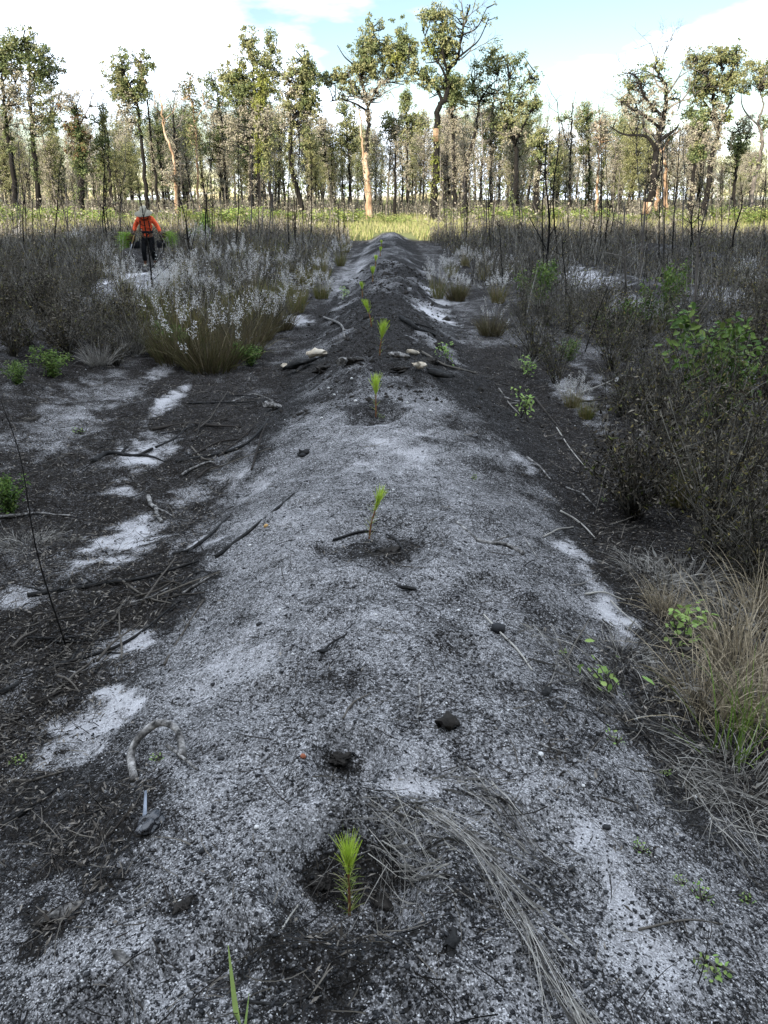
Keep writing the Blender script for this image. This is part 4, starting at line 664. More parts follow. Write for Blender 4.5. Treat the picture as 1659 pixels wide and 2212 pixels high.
# green shrubs
gs = green_shrub(1); place(gs, 'shrub', 'leafy green shrubs', [(1430, 715, (.95, .95, 1.6), 'upright bright green vine on a stem right of the sand mound'), (1550, 905, 1.7, 'sprawling dark green bush with broad leaves on the right'), (1165, 660, 1.3, 'rounded green bush right of the plumed grass'), (330, 665, .55, 'green vine wrapped round the foot of the bare sapling'), (1345, 745, 1.1, 'low green bush before the pale sand mound'), (380, 770, .7, 'green bush on the left side of the largest olive clump'), (540, 790, .5, 'low green leaves right of the largest olive clump'), (115, 815, .55, 'tangled green weeds at the left edge'), (40, 830, .4, 'low green weeds nearest the left edge'), (445, 545, (1.7, 1.7, 2.4), 'tall leafy green sapling right of the worker'), (20, 1110, .45, 'small green plant at the left edge of the twig furrow'), (1230, 780, .5, 'small green bush behind the sand patches')], True, 12)
sb = green_shrub(3, 1.5, 1.2, 900, 'leaf_fern', .16, .6, 'scrub_bush', 26)
rows_ = [(x_, 470) for x_ in (25, 85, 150, 185, 250, 340, 420, 490, 560, 615, 670, 730, 1085, 1155, 1230, 1300, 1375, 1410, 1470, 1530, 1590)] + [(0, 470), (60, 465), (110, 470), (215, 468), (300, 470), (380, 475), (460, 470), (520, 474), (590, 472), (640, 468), (700, 474), (760, 472), (835, 474), (870, 476), (965, 476), (1010, 474), (1050, 478), (1110, 474), (1200, 480), (1260, 478), (1330, 482), (1440, 480), (1500, 476), (1560, 482), (1615, 480), (1650, 482)]
rb = rg(44)
for i, (x, y) in enumerate(sorted(rows_)):
    d = rb.uniform(62, 84); p = onplane(x, y, d); p[2] = hz(p[0], d); sc = rb.uniform(.55, 1.1); lab = f"bright sunlit bush at the foot of the stand, {ORD[i]} from the left edge"
    o = sb if i == 0 else dup(sb, p, rb.random() * 6, (sc * 1.5, sc * 1.2, sc * .8), lab); o.location = p; o['label'] = lab; o['category'] = 'bush'; o['group'] = 'sunlit bushes before the stand'

# ------------------------------------------------------------------ bare saplings
def sapling(name, label, foot, top, rad, branches=(), seed=0, group='bare saplings', mat='bark_char', nb=8, bl=.35):
    r = rg(800 + seed); p = at(*foot); d = p[1]; root = empty(name, p); tag(root, label, 'sapling', group)
    e = onplane(*top, d) - p; wb = .015 + .012 * np.linalg.norm(e); pts = curve([(0, 0, -.05), e * .4 + r.normal(size=3) * wb, e * .75 + r.normal(size=3) * wb, e], 12); tb = MB().tube(pts, np.linspace(rad, rad * .3, 12), 6)
    tb.build('stem', M[mat], root, True); bb = MB()
    for br in branches:
        q = np.array([onplane(x, y, d) - p for x, y in br]); q[0] = pts[np.argmin(np.linalg.norm(pts - q[0], axis=1))]; q[1:, 1] += r.normal(size=len(q) - 1) * .1; c = curve(q, 8) if len(q) > 2 else np.linspace(q[0], q[-1], 4); bb.tube(c, np.linspace(rad * .5, rad * .18, len(c)), 4)
        for k in range(3): j = r.integers(1, len(c)); bb.tube([c[j], c[j] + rdirs(r, 1)[0] * .1 + np.array([0, 0, .06])], [rad * .2, rad * .1], 3)
    for k in range(nb):
        j = r.integers(4, 12); s = rdirs(r, 1)[0] * np.array([1, 1, .3]) + np.array([0, 0, .5]); ln = bl * r.uniform(.4, 1.2); bb.tube([pts[j], pts[j] + s * ln * .5, pts[j] + s * ln + np.array([0, 0, ln * .15])], [rad * .35, rad * .25, rad * .12], 3)
        if r.random() < .5: q = pts[j] + s * ln * .5; bb.tube([q, q + rdirs(r, 1)[0] * ln * .5 + np.array([0, 0, .1])], [rad * .2, rad * .1], 3)
    if bb.c: bb.build('branches', M['bark_grey' if mat != 'bark_char' else 'bark_char'], root)
    return root
SP = [('bare leaning sapling in front of the worker, vine at its foot', (331, 655), (303, 425), .02, [[(329, 575), (350, 560), (353, 535), (350, 515)], [(327, 610), (345, 590), (375, 565)], [(320, 520), (335, 490)]]),
      ('tall thin black sapling left of the worker before the leaning crown', (91, 500), (76, 330), .03, []), ('black sapling leaning left between the snag and the worker', (160, 530), (128, 420), .03, [[(150, 490), (165, 440)], [(140, 460), (125, 430)]]),
      ('thin straight black sapling right of the slim green tree', (240, 535), (224, 400), .025, []), ('bare black sapling right of the worker among white plumes', (414, 590), (392, 440), .028, [[(408, 550), (425, 480)]]),
      ('short black sapling right of the plumed grass by the ridge', (1089, 625), (1078, 480), .016, []), ('tallest straight black sapling right of the ridge', (1176, 610), (1183, 300), .03, [[(1178, 540), (1150, 480), (1135, 465)], [(1177, 520), (1200, 490)]]),
      ('thin black sapling before the left end of the sand mound', (1222, 665), (1216, 520), .015, []), ('grey branched sapling standing before the pale sand mound', (1361, 705), (1350, 430), .022, [[(1356, 560), (1330, 550), (1305, 545)], [(1357, 565), (1375, 545), (1395, 530)], [(1358, 600), (1330, 605), (1295, 625)], [(1358, 620), (1345, 610)]]),
      ('black sapling beside the grey branched one', (1380, 600), (1395, 420), .03, []), ('forked dead sapling with pale crossing twigs on the right', (1480, 815), (1532, 430), .018, [[(1493, 700), (1460, 660), (1440, 625)], [(1494, 695), (1530, 650), (1545, 610), (1520, 590)], [(1500, 655), (1520, 630), (1512, 560)], [(1502, 645), (1540, 620)]]),
      ('black sapling at the heath edge below the near trunk', (1490, 560), (1500, 440), .04, []), ('slender black sapling right of the double stemmed tree', (1582, 575), (1600, 400), .028, []), ('thin leaning sapling by the right edge of the heath', (1635, 520), (1659, 370), .025, []),
      ('short dark sapling with a round leafy tip right of the stump', (1315, 520), (1332, 440), .03, []), ('thin grey sapling between the ridge and the tallest black sapling', (1130, 560), (1122, 430), .025, []),
      ('leaning black dead stem at the left edge of the twig furrow', (145, 1392), (0, 860), .0045, []), ('thin bent dead stem left of the forked dead sapling', (1262, 760), (1335, 560), .008, [[(1295, 680), (1290, 640)]]), ('bare twig rising by the upper right edge of the heath', (1555, 640), (1540, 560), .012, [])]
for i, (lab, f, t, rd, br) in enumerate(SP): sapling('bare_sapling', lab, f, t, rd, br, i, nb=5 if rd < .01 else 9, bl=.15 if rd < .012 else .4, mat='bark_grey' if 'grey' in lab or 'pale' in lab else 'bark_char')
rs_ = rg(55)
for side, a, b in (('left', 10, 760), ('right', 930, 1655)):
    xs = sorted(rs_.uniform(a, b, 58))
    for i, x in enumerate(xs):
        y = rs_.uniform(494, 575); h = rs_.uniform(70, 230) * (y - 430) / 95
        if abs(x - 318) < 45 or abs(x - 840) < 75: continue
        sapling('bare_sapling', f"thin dead sapling poking out of the {side} heath, {ORD[i]} from its left end", (x, y), (x + rs_.normal() * 9, y - h - 30), rs_.uniform(.012, .024), [], 40 + i, 'thin dead saplings in the heath', nb=int(rs_.integers(8, 26)), bl=.55, mat='bark_grey' if rs_.random() < .3 else 'bark_char')

# ------------------------------------------------------------------ straw, weeds
def sheaf(name, label, path, wpx, n, ln, mat, seed, lift=.03, spread=.18, w=.0018):
    r = rg(1000 + seed); c = curve([at(*q) for q in path], 40); base = c[0].copy(); T_ = nrm(np.gradient(c, axis=0)); A = np.stack([-T_[:, 1], T_[:, 0], np.zeros(40)], 1)
    i = r.integers(0, 36, n); wm = wpx * np.linalg.norm(c - np.array([0, 0, CAMZ]), axis=1)[i] / FPX
    P = c[i] + A[i] * (r.normal(size=n) * wm * .5)[:, None]; P[:, 2] = height(P[:, 0], P[:, 1]) + r.uniform(.003, lift, n)
    D = T_[i] + r.normal(size=(n, 3)) * np.array([spread, spread, .12]) + np.array([0, 0, .12]); Ln = ln * r.uniform(.4, 1.2, n)
    V, F = ribbons(P, D, Ln, w * r.uniform(.7, 1.3, n), .25, 5, r, bend=.12, tip=.4)
    g = height(V[:, 0], V[:, 1]) + .003; V[:, 2] = np.maximum(V[:, 2], g + .012 * r.random(len(V)))
    root = empty(name, base); tag(root, label, 'dry grass', 'dry grass lying on the ground', 'thing'); MB().add(V - base, F).build('blades', M[mat], root); return root
sheaf('straw_sheaf', 'long bleached grass sheaf curving down to the bottom edge right of the nearest seedling', [(880, 1745), (1000, 1820), (1080, 1930), (1150, 2050), (1230, 2190), (1290, 2300)], 22, 150, .22, 'straw_grey', 1, .05, .16)
sheaf('straw_fan', 'fan of pale dry straw lying beside the nearest seedling', [(770, 1760), (830, 1800), (880, 1860), (925, 1930)], 70, 110, .2, 'straw_grey', 2, .06, .55)
sheaf('straw_wisp', 'thin wisp of grey straw running down from the dark clod', [(860, 1690), (980, 1690), (1060, 1740), (1150, 1850)], 40, 34, .2, 'straw_grey', 3, .02, .3)
sheaf('straw_band', 'thin straw band on the right flank above the long sheaf', [(990, 1640), (1090, 1740), (1180, 1860)], 22, 30, .2, 'straw_grey', 4, .015, .2)
sheaf('flattened_grass', 'flattened grey grass mat below the pale straw tuft at the right edge', [(1400, 1640), (1500, 1680), (1590, 1760), (1660, 1850)], 130, 300, .18, 'straw_grey', 5, .08, .8)
sheaf('litter_straw', 'dark flattened straw on the right slope above the drooping weed', [(1180, 1360), (1250, 1450), (1330, 1560)], 70, 160, .16, 'straw_grey', 6, .03, .6)
st = tuft(1, .55, 300, .16, 'straw', .6, .0042, 3.4, kink=.25); place(st, 'grass tuft', 'pale straw tufts', [(1600, 1440, 1.0, 'pale straw tuft with long arching blades, nearest its clump centre'), (1655, 1340, .95, 'pale straw tuft at the right edge above the arching one'), (1530, 1540, .8, 'pale straw tuft below and left of the arching one'), (1650, 1560, .9, 'pale straw tuft at the right edge below the arching one'), (1440, 1330, .55, 'short pale straw tuft left of the bright weed')], True, 31)
s2 = tuft(2, .32, 190, .18, 'straw_grey', .8, .003, 5, kink=.3); place(s2, 'grass tuft', 'grey straw tufts', [(1400, 1250, .9, 'grey straw tuft spreading below the large brown shrub'), (1480, 1260, .9, 'grey straw tuft right of the spreading one'), (1600, 1700, .9, 'grey straw tuft at the right edge over the flattened mat'), (1340, 1420, .7, 'small grey straw tuft between the two bright weeds'), (60, 1180, .8, 'grey straw tuft in the twig furrow at the left edge'), (1430, 1480, .7, 'grey straw tuft under the bright weed'), (1560, 1330, .8, 'grey straw tuft between bright weed and right edge')], True, 32)
gt2 = tuft(3, .42, 34, .09, 'grass_green', .35, .006, 3); place(gt2, 'grass tuft', 'green blades in the straw', [(1575, 1640, 1.0, 'green grass blades growing through the straw at the right edge'), (1640, 1600, .9, 'green grass blades nearest the right edge'), (1650, 1130, .8, 'long green blades at the right edge below the thicket'), (1480, 1050, .8, 'green blades between the brown shrubs')], True, 33)
bl = tuft(4, .13, 2, .006, 'leaf_weed', .05, .011, .6, 'grass_sprout', .02); place(bl, 'grass blade', 'single blades', [(521, 2235, 1.5, 'single pale green grass blade at the bottom edge')], True, 34)
def weed(seed, h, rad, nl, lsz, leaf='leaf_weed', ns=5): return green_shrub(seed, h, rad, nl, leaf, lsz, .6, 'weed', ns)
w1 = weed(11, .22, .06, 80, .034); place(w1, 'weed', 'small green weeds', [(1470, 1415, 1.0, 'pale green lobed weed standing before the arching straw tuft'), (1130, 905, 1.1, 'limp green weed lying on the right flank of the ridge'), (965, 780, .9, 'tiny green sprout beside the far sand patch right of the ridge'), (1140, 815, 1.1, 'low green leafy weed below the bulging twig shrub'), (745, 645, 1.0, 'slim green weed beside the sixth seedling')], True, 35)
w2 = weed(12, .13, .12, 30, .04, 'leaf_weed', 7); place(w2, 'weed', 'small green weeds', [(1320, 1500, 1.0, 'drooping weed with long leaves below the grey straw')], True, 36)
w3 = weed(13, .03, .05, 34, .014, 'leaf_weed', 8); place(w3, 'weed', 'tiny green weeds', [(1535, 2080, 1.1, 'largest patch of tiny round leaves near the bottom right corner'), (1475, 1915, .5, 'pair of tiny round leaves above the largest patch'), (1512, 1945, .7, 'tiny yellowish weed just above the largest leaf patch'), (1385, 1845, .6, 'tiny green weed left of the flattened grass'), (1330, 1610, .9, 'tiny green weed in the dark hollow below the drooping weed'), (1625, 1950, .6, 'tiny green weed near the right edge above the corner patch'), (1435, 1668, .5, 'single tiny sprout above the flattened grass mat'), (1210, 1410, .5, 'tiny sprout on the dark slope left of the straw'), (828, 905, .8, 'tiny sprout at the foot of the third seedling'), (180, 935, 1.4, 'small flat green weed on the left mound'), (40, 1640, .8, 'tiny weed near the left edge below the dark litter'), (1020, 1035, .5, 'tiny sprout on the right flank beyond the second seedling'), (350, 1640, .6, 'tiny yellow weed under the arched root'), (1305, 1085, .6, 'tiny sprout left of the large brown shrub')], True, 37)

# ------------------------------------------------------------------ sticks, roots, stones, broken wood
def stick(name, label, path, wpx, mat='wood_char', lift=.5, taper=.5, seed=0, fork=0, group='sticks and roots', cat='stick', z=None):
    r = rg(1100 + seed); c = np.array([at(*q) for q in path]); base = c[0].copy(); dist = np.linalg.norm(base - np.array([0, 0, CAMZ])); rad = wpx * dist / FPX / 2
    if z is not None: c[:, 2] += np.array(z)
    n = 8 + 6 * len(path); q = curve(c, n); q[:, 2] += rad * lift; jt = np.linspace(0, 1, n); kn_ = np.linspace(0, 1, 5); q += np.stack([np.interp(jt, kn_, r.normal(size=5)) for _ in range(3)], 1) * rad * .45 * np.sin(jt * math.pi)[:, None]
    o = MB(); o.tube(q - base, rad * np.linspace(1, taper, n) * np.interp(jt, np.linspace(0, 1, 7), r.uniform(.85, 1.18, 7)), 8)
    root = tag(o.build(name, M[mat], None, True), label, cat, group); root.location = base
    for k in range(fork):
        j = r.integers(2, n - 2); s = rdirs(r, 1)[0] * np.array([1, 1, .25]); MB().tube([q[j] - base, q[j] - base + s * rad * 8, q[j] - base + s * rad * 14 + np.array([0, 0, -rad])], [rad * .6, rad * .4, rad * .2], 5).build('side_twig', M[mat], root, True)
    return root
stick('root', 'arched weathered grey root lying left of the nearest pit', [(290, 1690), (288, 1650), (312, 1618), (350, 1598), (385, 1608), (396, 1642)], 18, 'wood_grey', .8, .8, 1, 0, z=[0, .02, .045, .06, .045, 0], cat='root')
stick('broken_stick', 'short pale stick leaning out from under the arched root', [(362, 1625), (392, 1645), (426, 1668)], 7, 'wood_grey', 1, .8, 2, z=[.02, .012, .004])
stick('stick', 'long straight dark stick on the left flank below the second seedling', [(466, 1205), (540, 1150), (600, 1100), (634, 1068)], 9, 'wood_char', .6, .5, 3, 1)
stick('stick', 'thin dark stick beside the left sand patches, ending near the long straight stick', [(375, 1200), (430, 1180), (495, 1118)], 9, 'wood_char', .6, .6, 4, 2)
stick('root', 'dark root curling over the upper left sand patch', [(200, 1000), (235, 982), (290, 985), (330, 972)], 11, 'wood_char', .6, .5, 5, 2, cat='root')
stick('stick', 'black stick pointing right at the far end of the left furrow', [(380, 1000), (470, 985), (540, 955), (580, 908)], 9, 'wood_char', .6, .5, 6, 3)
stick('stick', 'dark stick crossing the left furrow above the sand', [(330, 930), (420, 915), (520, 925)], 8, 'twig_dark', .6, .5, 7, 2)
stick('root', 'grey root running down the left furrow towards the sand', [(320, 1075), (335, 1105), (350, 1130)], 9, 'wood_grey', .6, .7, 8, 1, cat='root')
stick('stick', 'long black stick along the lower edge of the twig furrow', [(0, 1500), (130, 1440), (270, 1390), (390, 1300)], 9, 'wood_char', .7, .5, 9, 3)
stick('stick', 'black stick along the upper edge of the twig furrow', [(60, 1290), (190, 1270), (300, 1255), (430, 1215)], 10, 'wood_char', .7, .5, 10, 3)
stick('stick', 'pale thin stick at the left edge of the twig furrow', [(0, 1120), (80, 1112), (160, 1118)], 6, 'wood_grey', 1, .5, 11, 1)
stick('stick', 'grey stick standing out of the furrow litter near the ridge', [(395, 1285), (430, 1262), (460, 1245)], 6, 'wood_grey', 1, .6, 12, 1)
stick('stick', 'dark stick poking from the lower twig heap towards the ridge', [(355, 1440), (400, 1360), (440, 1300)], 7, 'twig_dark', 1, .5, 13, 2)
stick('stick', 'white ended stick on the right flank above the dark hollow', [(1130, 1200), (1095, 1182), (1040, 1172), (985, 1130)], 11, 'wood_grey', .7, .45, 14, 1)
stick('root', 'thin curled root over the pit of the second seedling', [(720, 1170), (790, 1152), (850, 1165), (885, 1215)], 6, 'wood_char', 1, .6, 15, 1, cat='root')
stick('root', 'thin crooked root standing in the middle of the ridge', [(905, 1480), (908, 1520), (902, 1555)], 6, 'wood_grey', 1, .5, 16, 1, cat='root')
stick('stick', 'curved black twig lying at the bottom edge', [(528, 2168), (600, 2172), (660, 2160), (715, 2112)], 6, 'wood_char', 1, .6, 17)
stick('stick', 'dark twig on the ridge left of the nearest clod', [(690, 1430), (705, 1400), (745, 1375), (760, 1350)], 6, 'wood_char', 1, .6, 18, 2)
stick('stick', 'thin black stick at the left edge below the dark litter', [(0, 1690), (70, 1688), (140, 1670)], 7, 'twig_dark', 1, .5, 19, 2)
stick('stick', 'black stick slanting through the litter at lower left', [(0, 1790), (70, 1745), (130, 1700)], 9, 'wood_char', .8, .5, 20, 2)
stick('stick', 'thin stick slanting down from the arched root', [(190, 1850), (250, 1790), (300, 1730)], 6, 'twig_dark', 1, .6, 21, 2)
stick('stick', 'charred branch lying across the far ridge flank', [(865, 690), (900, 712), (940, 728)], 9, 'wood_char', 1, .6, 22, 1)
stick('stick', 'pale stick on the left side of the dark far ridge', [(700, 690), (735, 705), (745, 735)], 5, 'wood_grey', 1.5, .6, 23, 2)
stick('stick', 'long thin branch under the largest olive clump', [(500, 760), (560, 735), (610, 715)], 4, 'wood_grey', 6, .5, 24, 2)
stick('stick', 'dead branch lying right of the broken wood heap', [(905, 760), (960, 790), (1030, 810)], 6, 'twig_dark', 1, .5, 25, 2)
stick('stick', 'thin pale straw stick on the dark right slope', [(1045, 1330), (1110, 1400), (1150, 1450)], 4, 'straw_grey', 1, .8, 26)
stick('stick', 'black stick in the dark hollow below the drooping weed', [(1290, 1590), (1350, 1575), (1400, 1600), (1440, 1660)], 7, 'wood_char', 1, .6, 27, 1)
stick('stick', 'thin stick at bottom right beside the leaf patch', [(1380, 2010), (1480, 1990), (1560, 2000)], 5, 'twig_dark', 1, .6, 28, 1)
stick('stick', 'dark twig on the ash just above the nearest seedling pit', [(740, 1555), (765, 1520), (800, 1500)], 5, 'twig_dark', 1, .6, 29, 2)
stick('stick', 'pale twig left of the nearest seedling', [(610, 2010), (640, 1960), (655, 1935)], 4, 'straw_grey', 1, .8, 30)
r_u = rg(92)
ys_ = sorted(r_u.uniform(830, 1750, 26))
for k in range(26):
    y = ys_[k]; x = r_u.uniform(1080, 1330) + (y - 830) * .12; a = r_u.normal() * .6 + .5; ln = r_u.uniform(40, 110)
    stick('twig', f'thin dead twig on the right flank of the ridge, {ORD[k]} from the far end', [(x - math.cos(a) * ln / 2, y - math.sin(a) * ln / 2), (x, y + r_u.normal() * 6), (x + math.cos(a) * ln / 2, y + math.sin(a) * ln / 2)], r_u.uniform(2.5, 5), r_u.choice(['twig_dark', 'wood_grey', 'straw_grey']), 1.5, .5, 400 + k, int(r_u.integers(0, 2)), 'twigs strewn on the right flank', 'twig')
r_t = rg(91)                                   # the finer tangle of the left furrow
us_ = np.concatenate([np.sort(r_t.random(31)), np.sort(r_t.random(15))])
for k in range(46):
    u = us_[k]; x = u * 430 + r_t.normal() * 25; y = 1500 - 270 * u + r_t.normal() * 45
    if k > 30: x, y = 330 + 230 * u, r_t.uniform(860, 1040)
    a = r_t.normal() * .45 - .5; ln = r_t.uniform(50, 150)
    stick('twig', (f'thin dark twig in the near tangle of the left furrow, {ORD[k]} from the left' if k < 31 else f'thin dark twig in the far tangle of the left furrow, {ORD[k - 31]} from the left'), [(x - math.cos(a) * ln / 2, y - math.sin(a) * ln / 2), (x, y + r_t.normal() * 8), (x + math.cos(a) * ln / 2, y + math.sin(a) * ln / 2)], r_t.uniform(3, 6), r_t.choice(['twig_dark', 'wood_char', 'wood_grey'], p=[.5, .35, .15]), r_t.uniform(1, 5), .5, 200 + k, int(r_t.integers(0, 3)), 'twigs tangled in the left furrow', 'twig')

def lump(name, label, px, py, wpx, sc, mat, seed, cat, group, sink=.35, rz=None, amp=.35, sub=2):
    p = at(px, py); dist = np.linalg.norm(p - np.array([0, 0, CAMZ])); s = wpx * dist / FPX / 2; V, F = rock(seed, sub, amp, np.array(sc) * s); o = mk(name, [(V, F, 0)], M[mat], None, sub < 2 and False)
    o.location = (p[0], p[1], p[2] + s * sc[2] * (1 - sink * 2)); o.rotation_euler = (0, 0, rz if rz is not None else seed * 1.7); tag(o, label, cat, group); return o
G1 = 'broken wood and stones'
def chunk(label, px, py, lpx, wpx, ang, mat, seed, lift=.5):
    """a splintered piece of wood: a jagged prism with uneven ends"""
    p = at(px, py); dist = np.linalg.norm(p - np.array([0, 0, CAMZ])); ln = lpx * dist / FPX; w = wpx * dist / FPX; r = rg(1300 + seed); n = 6; V = []
    for i in range(6):
        t = i / 5 - .5; f = (.75, 1, 1.05, .95, .9, .6)[i]
        for k in range(n): a = k * 6.283 / n; j = 1 + .30 * r.normal(); V.append((t * ln + (.16 * ln * r.normal() if i in (0, 5) else 0), math.cos(a) * w * .5 * f * j, math.sin(a) * w * .38 * f * j))
    F = [(i * n + k, i * n + (k + 1) % n, (i + 1) * n + (k + 1) % n, (i + 1) * n + k) for i in range(5) for k in range(n)]; V = np.array(V); V = np.concatenate([V, [V[:n].mean(0) + np.array([ln * .08, 0, 0]), V[-n:].mean(0) - np.array([ln * .1, 0, 0])]]); e = 6 * n
    mb = MB().add(V, np.array(F)); mb.c.append((V, np.array([(e, (k + 1) % n, k) for k in range(n)] + [(e + 1, 5 * n + k, 5 * n + (k + 1) % n) for k in range(n)]), 0)); o = mb.build('broken_wood', M[mat])
    o.location = (p[0], p[1], p[2] + w * lift); o.rotation_euler = (r.normal() * .15, r.normal() * .25, ang); tag(o, label, 'broken wood', G1)
chunk('largest pale splintered wood block on the left of the heap', 682, 775, 44, 20, -.5, 'wood_pale', 1, .6)
chunk('small pale wood splinter left of the largest block', 620, 800, 34, 16, 1.2, 'wood_pale', 2)
chunk('white broken wood block right of the fourth seedling', 905, 800, 28, 18, -.7, 'wood_pale', 3, .6)
chunk('grey flat wood piece just below the fourth seedling', 862, 775, 40, 16, .1, 'wood_grey', 4)
chunk('small pale wood piece right of the fourth seedling, on top of the heap', 893, 768, 24, 13, .2, 'wood_pale', 5)
chunk('dark root stub sticking up in the left part of the heap', 645, 800, 60, 20, .5, 'wood_char', 6, .7)
chunk('brown wood stub in the middle of the heap', 745, 790, 34, 22, .9, 'wood_grey', 7)
chunk('charred log end on the right of the heap', 945, 815, 60, 18, -.6, 'wood_char', 8)
chunk('pale curled bark piece on the far left furrow', 590, 885, 30, 18, .4, 'wood_grey', 9)
chunk('grey half buried wood piece at lower left', 150, 1972, 62, 26, .25, 'wood_grey', 10, .15)
chunk('pale wood end lying against the long bleached sheaf', 1040, 1832, 44, 24, -.8, 'wood_grey', 11, .3)
chunk('flat charred bark flake below the nearest seedling pit', 974, 2030, 64, 26, 1.5, 'wood_char', 12, .05)
chunk('dark clod of charred wood left of the drooping weed', 1180, 1500, 34, 16, 1, 'wood_char', 13)
chunk('small grey wood chip near the bottom left', 268, 2075, 46, 16, -.7, 'wood_grey', 14, .2)
chunk('dark stub of wood behind the second seedling pit', 655, 985, 26, 16, .3, 'wood_char', 15)
chunk('charred wood piece lying left of the white ended stick', 880, 1275, 44, 12, .1, 'wood_char', 16)
chunk('dark rotten wood piece at the upper end of the thin straw wisp', 968, 1570, 46, 34, .7, 'clod', 17, .3)
chunk('long charred splinter in the ash above the arched root', 700, 1410, 46, 10, .8, 'wood_char', 18, .3)
lump('charcoal_lump', 'square black charcoal lump on the right of the ridge middle', 1075, 1363, 38, (1, .8, .7), 'charcoal', 3, 'charcoal', 'charcoal lumps', .3, sub=1)
for i, (x, y, w) in enumerate([(652, 985, 22), (437, 1840, 20), (478, 1640, 16), (810, 1690, 16), (1310, 1790, 20), (1235, 1880, 18), (1160, 1880, 14), (1130, 2000, 16), (560, 1350, 18), (745, 2060, 14), (1380, 2100, 18), (230, 1345, 16), (460, 1480, 14), (640, 1880, 16), (880, 2090, 18), (1050, 1640, 14)]):
    lump('charcoal_lump', 'small black charcoal lump ' + ('beyond the second seedling, left of the ridge top', 'below the glossy melted scrap', 'above and right of the arched root', 'in the pale sand above the straw fan', 'on the pale sand right of the long bleached sheaf', 'right of the long bleached sheaf, level with its bend', 'touching the right side of the long bleached sheaf', 'right of the flat charred bark flake', 'on the left flank below the long straight stick', 'left of the flat charred bark flake', 'on the sand near the bottom right corner', 'in the lower sand patch of the twig furrow', 'on the left flank beside the lowest sand patch', 'in the ash left of the nearest seedling pit', 'between the nearest seedling and the bottom edge', 'beside the dark rotten wood piece')[i], x, y, w, (1, .75, .5), 'charcoal', 20 + i, 'charcoal', 'charcoal lumps', .25, sub=1)
lump('stone', 'rusty red pebble near the middle of the ridge above the dark pit', 655, 1637, 13, (1, .9, .8), 'rust_stone', 5, 'stone', G1, .2)
lump('stone', 'ochre pebble beside the long straight stick', 575, 1139, 12, (1, .8, .8), 'ochre_stone', 6, 'stone', G1, .2)
lump('stone', 'pale yellow pebble on the dark right flank', 1168, 1632, 13, (1, .8, .7), 'quartz', 7, 'stone', G1, .2)
for i, (x, y, w) in enumerate([(390, 1950, 11), (605, 1320, 9), (768, 868, 9), (880, 872, 8), (812, 1330, 8), (722, 855, 9), (695, 905, 8), (1500, 1725, 11), (540, 1180, 9), (760, 820, 8), (710, 840, 7), (930, 890, 9), (850, 1060, 8), (990, 1320, 8), (1260, 1700, 9), (555, 1790, 13)]):
    lump('pebble', 'small white quartz pebble ' + ('left of the nearest seedling, alone in dark ash', 'on the ridge left of the second pit', 'left of the third seedling', 'right of the third seedling, same height as its foot', 'below the second pit on the ridge top', 'left of the third seedling near the wood heap', 'on the left flank level with the third seedling', 'on the flattened grass mat', 'beside the upper end of the long straight stick', 'behind the third seedling, left of its tip', 'just below the brown wood stub of the heap', 'on the right flank level with the third seedling', 'on the ridge top behind the second seedling', 'on the right of the ridge below the second pit', 'on the dark slope left of the flattened grass', 'between the melted scrap and the nearest seedling')[i], x, y, w, (1, .8, .7), 'quartz', 50 + i, 'pebble', 'white pebbles', .15, sub=1)
for i, (x, y, w, lab) in enumerate([(735, 1640, 46, 'dark soil clod on the rim of the pit above the nearest seedling'), (690, 1905, 40, 'dark soil clod left of the nearest seedling'), (830, 1950, 44, 'dark soil clod right of the nearest seedling'), (840, 1195, 50, 'dark mossy clod on the rim of the second pit'), (110, 1990, 46, 'brown crumbling clod near the lower left corner'), (395, 1960, 34, 'brown hollow clod right of the lower left corner'), (760, 780, 40, 'dark clod in the middle of the wood heap'), (700, 800, 44, 'dark clod below the largest pale wood block'), (870, 800, 40, 'dark clod below the fourth seedling'), (930, 780, 36, 'dark clod on the right of the wood heap')]):
    lump('soil_clod', lab, x, y, w, (1, .8, .34), 'clod', 90 + i, 'clod', 'soil clods', .42, amp=.8, sub=4)
# a scrap of burnt, glossy dark plastic with a pale sliver
M['gloss'] = noise_mat('burnt_glossy_plastic', [(.35, (.012, .012, .014)), (.6, (.05, .05, .055)), (.75, (.35, .35, .36))], 9, (1, 1, 1), .22, .4, spec=.6, bdist=.01)
sc_o = lump('melted_scrap', 'glossy black melted scrap with a grey blue sliver below the arched root', 325, 1788, 58, (.75, 1, .6), 'gloss', 77, 'scrap', None, .2, amp=.7, sub=4)
p0 = at(316, 1765) - np.array(sc_o.location); rzm = Matrix.Rotation(-sc_o.rotation_euler.z, 3, 'Z')
M['sliver'] = noise_mat('grey_blue_sliver', [(.3, (.16, .18, .22)), (.7, (.30, .33, .38))], 30, (1, 1, 1), .45, .1)
V_ = np.array([rzm @ Vector(v) for v in [tuple(p0 + np.array([dx, dy, dz])) for dx, dy, dz in [(-.006, -.02, 0), (.007, -.018, .004), (.006, -.014, .008), (-.006, -.016, .006), (-.012, .045, .05), (-.005, .047, .052), (-.006, .049, .054), (-.012, .047, .053)]]])
mk('sliver', [(V_, np.array([(0, 1, 5, 4), (1, 2, 6, 5), (2, 3, 7, 6), (3, 0, 4, 7), (4, 5, 6, 7), (3, 2, 1, 0)]), 0)], M['sliver'], sc_o)
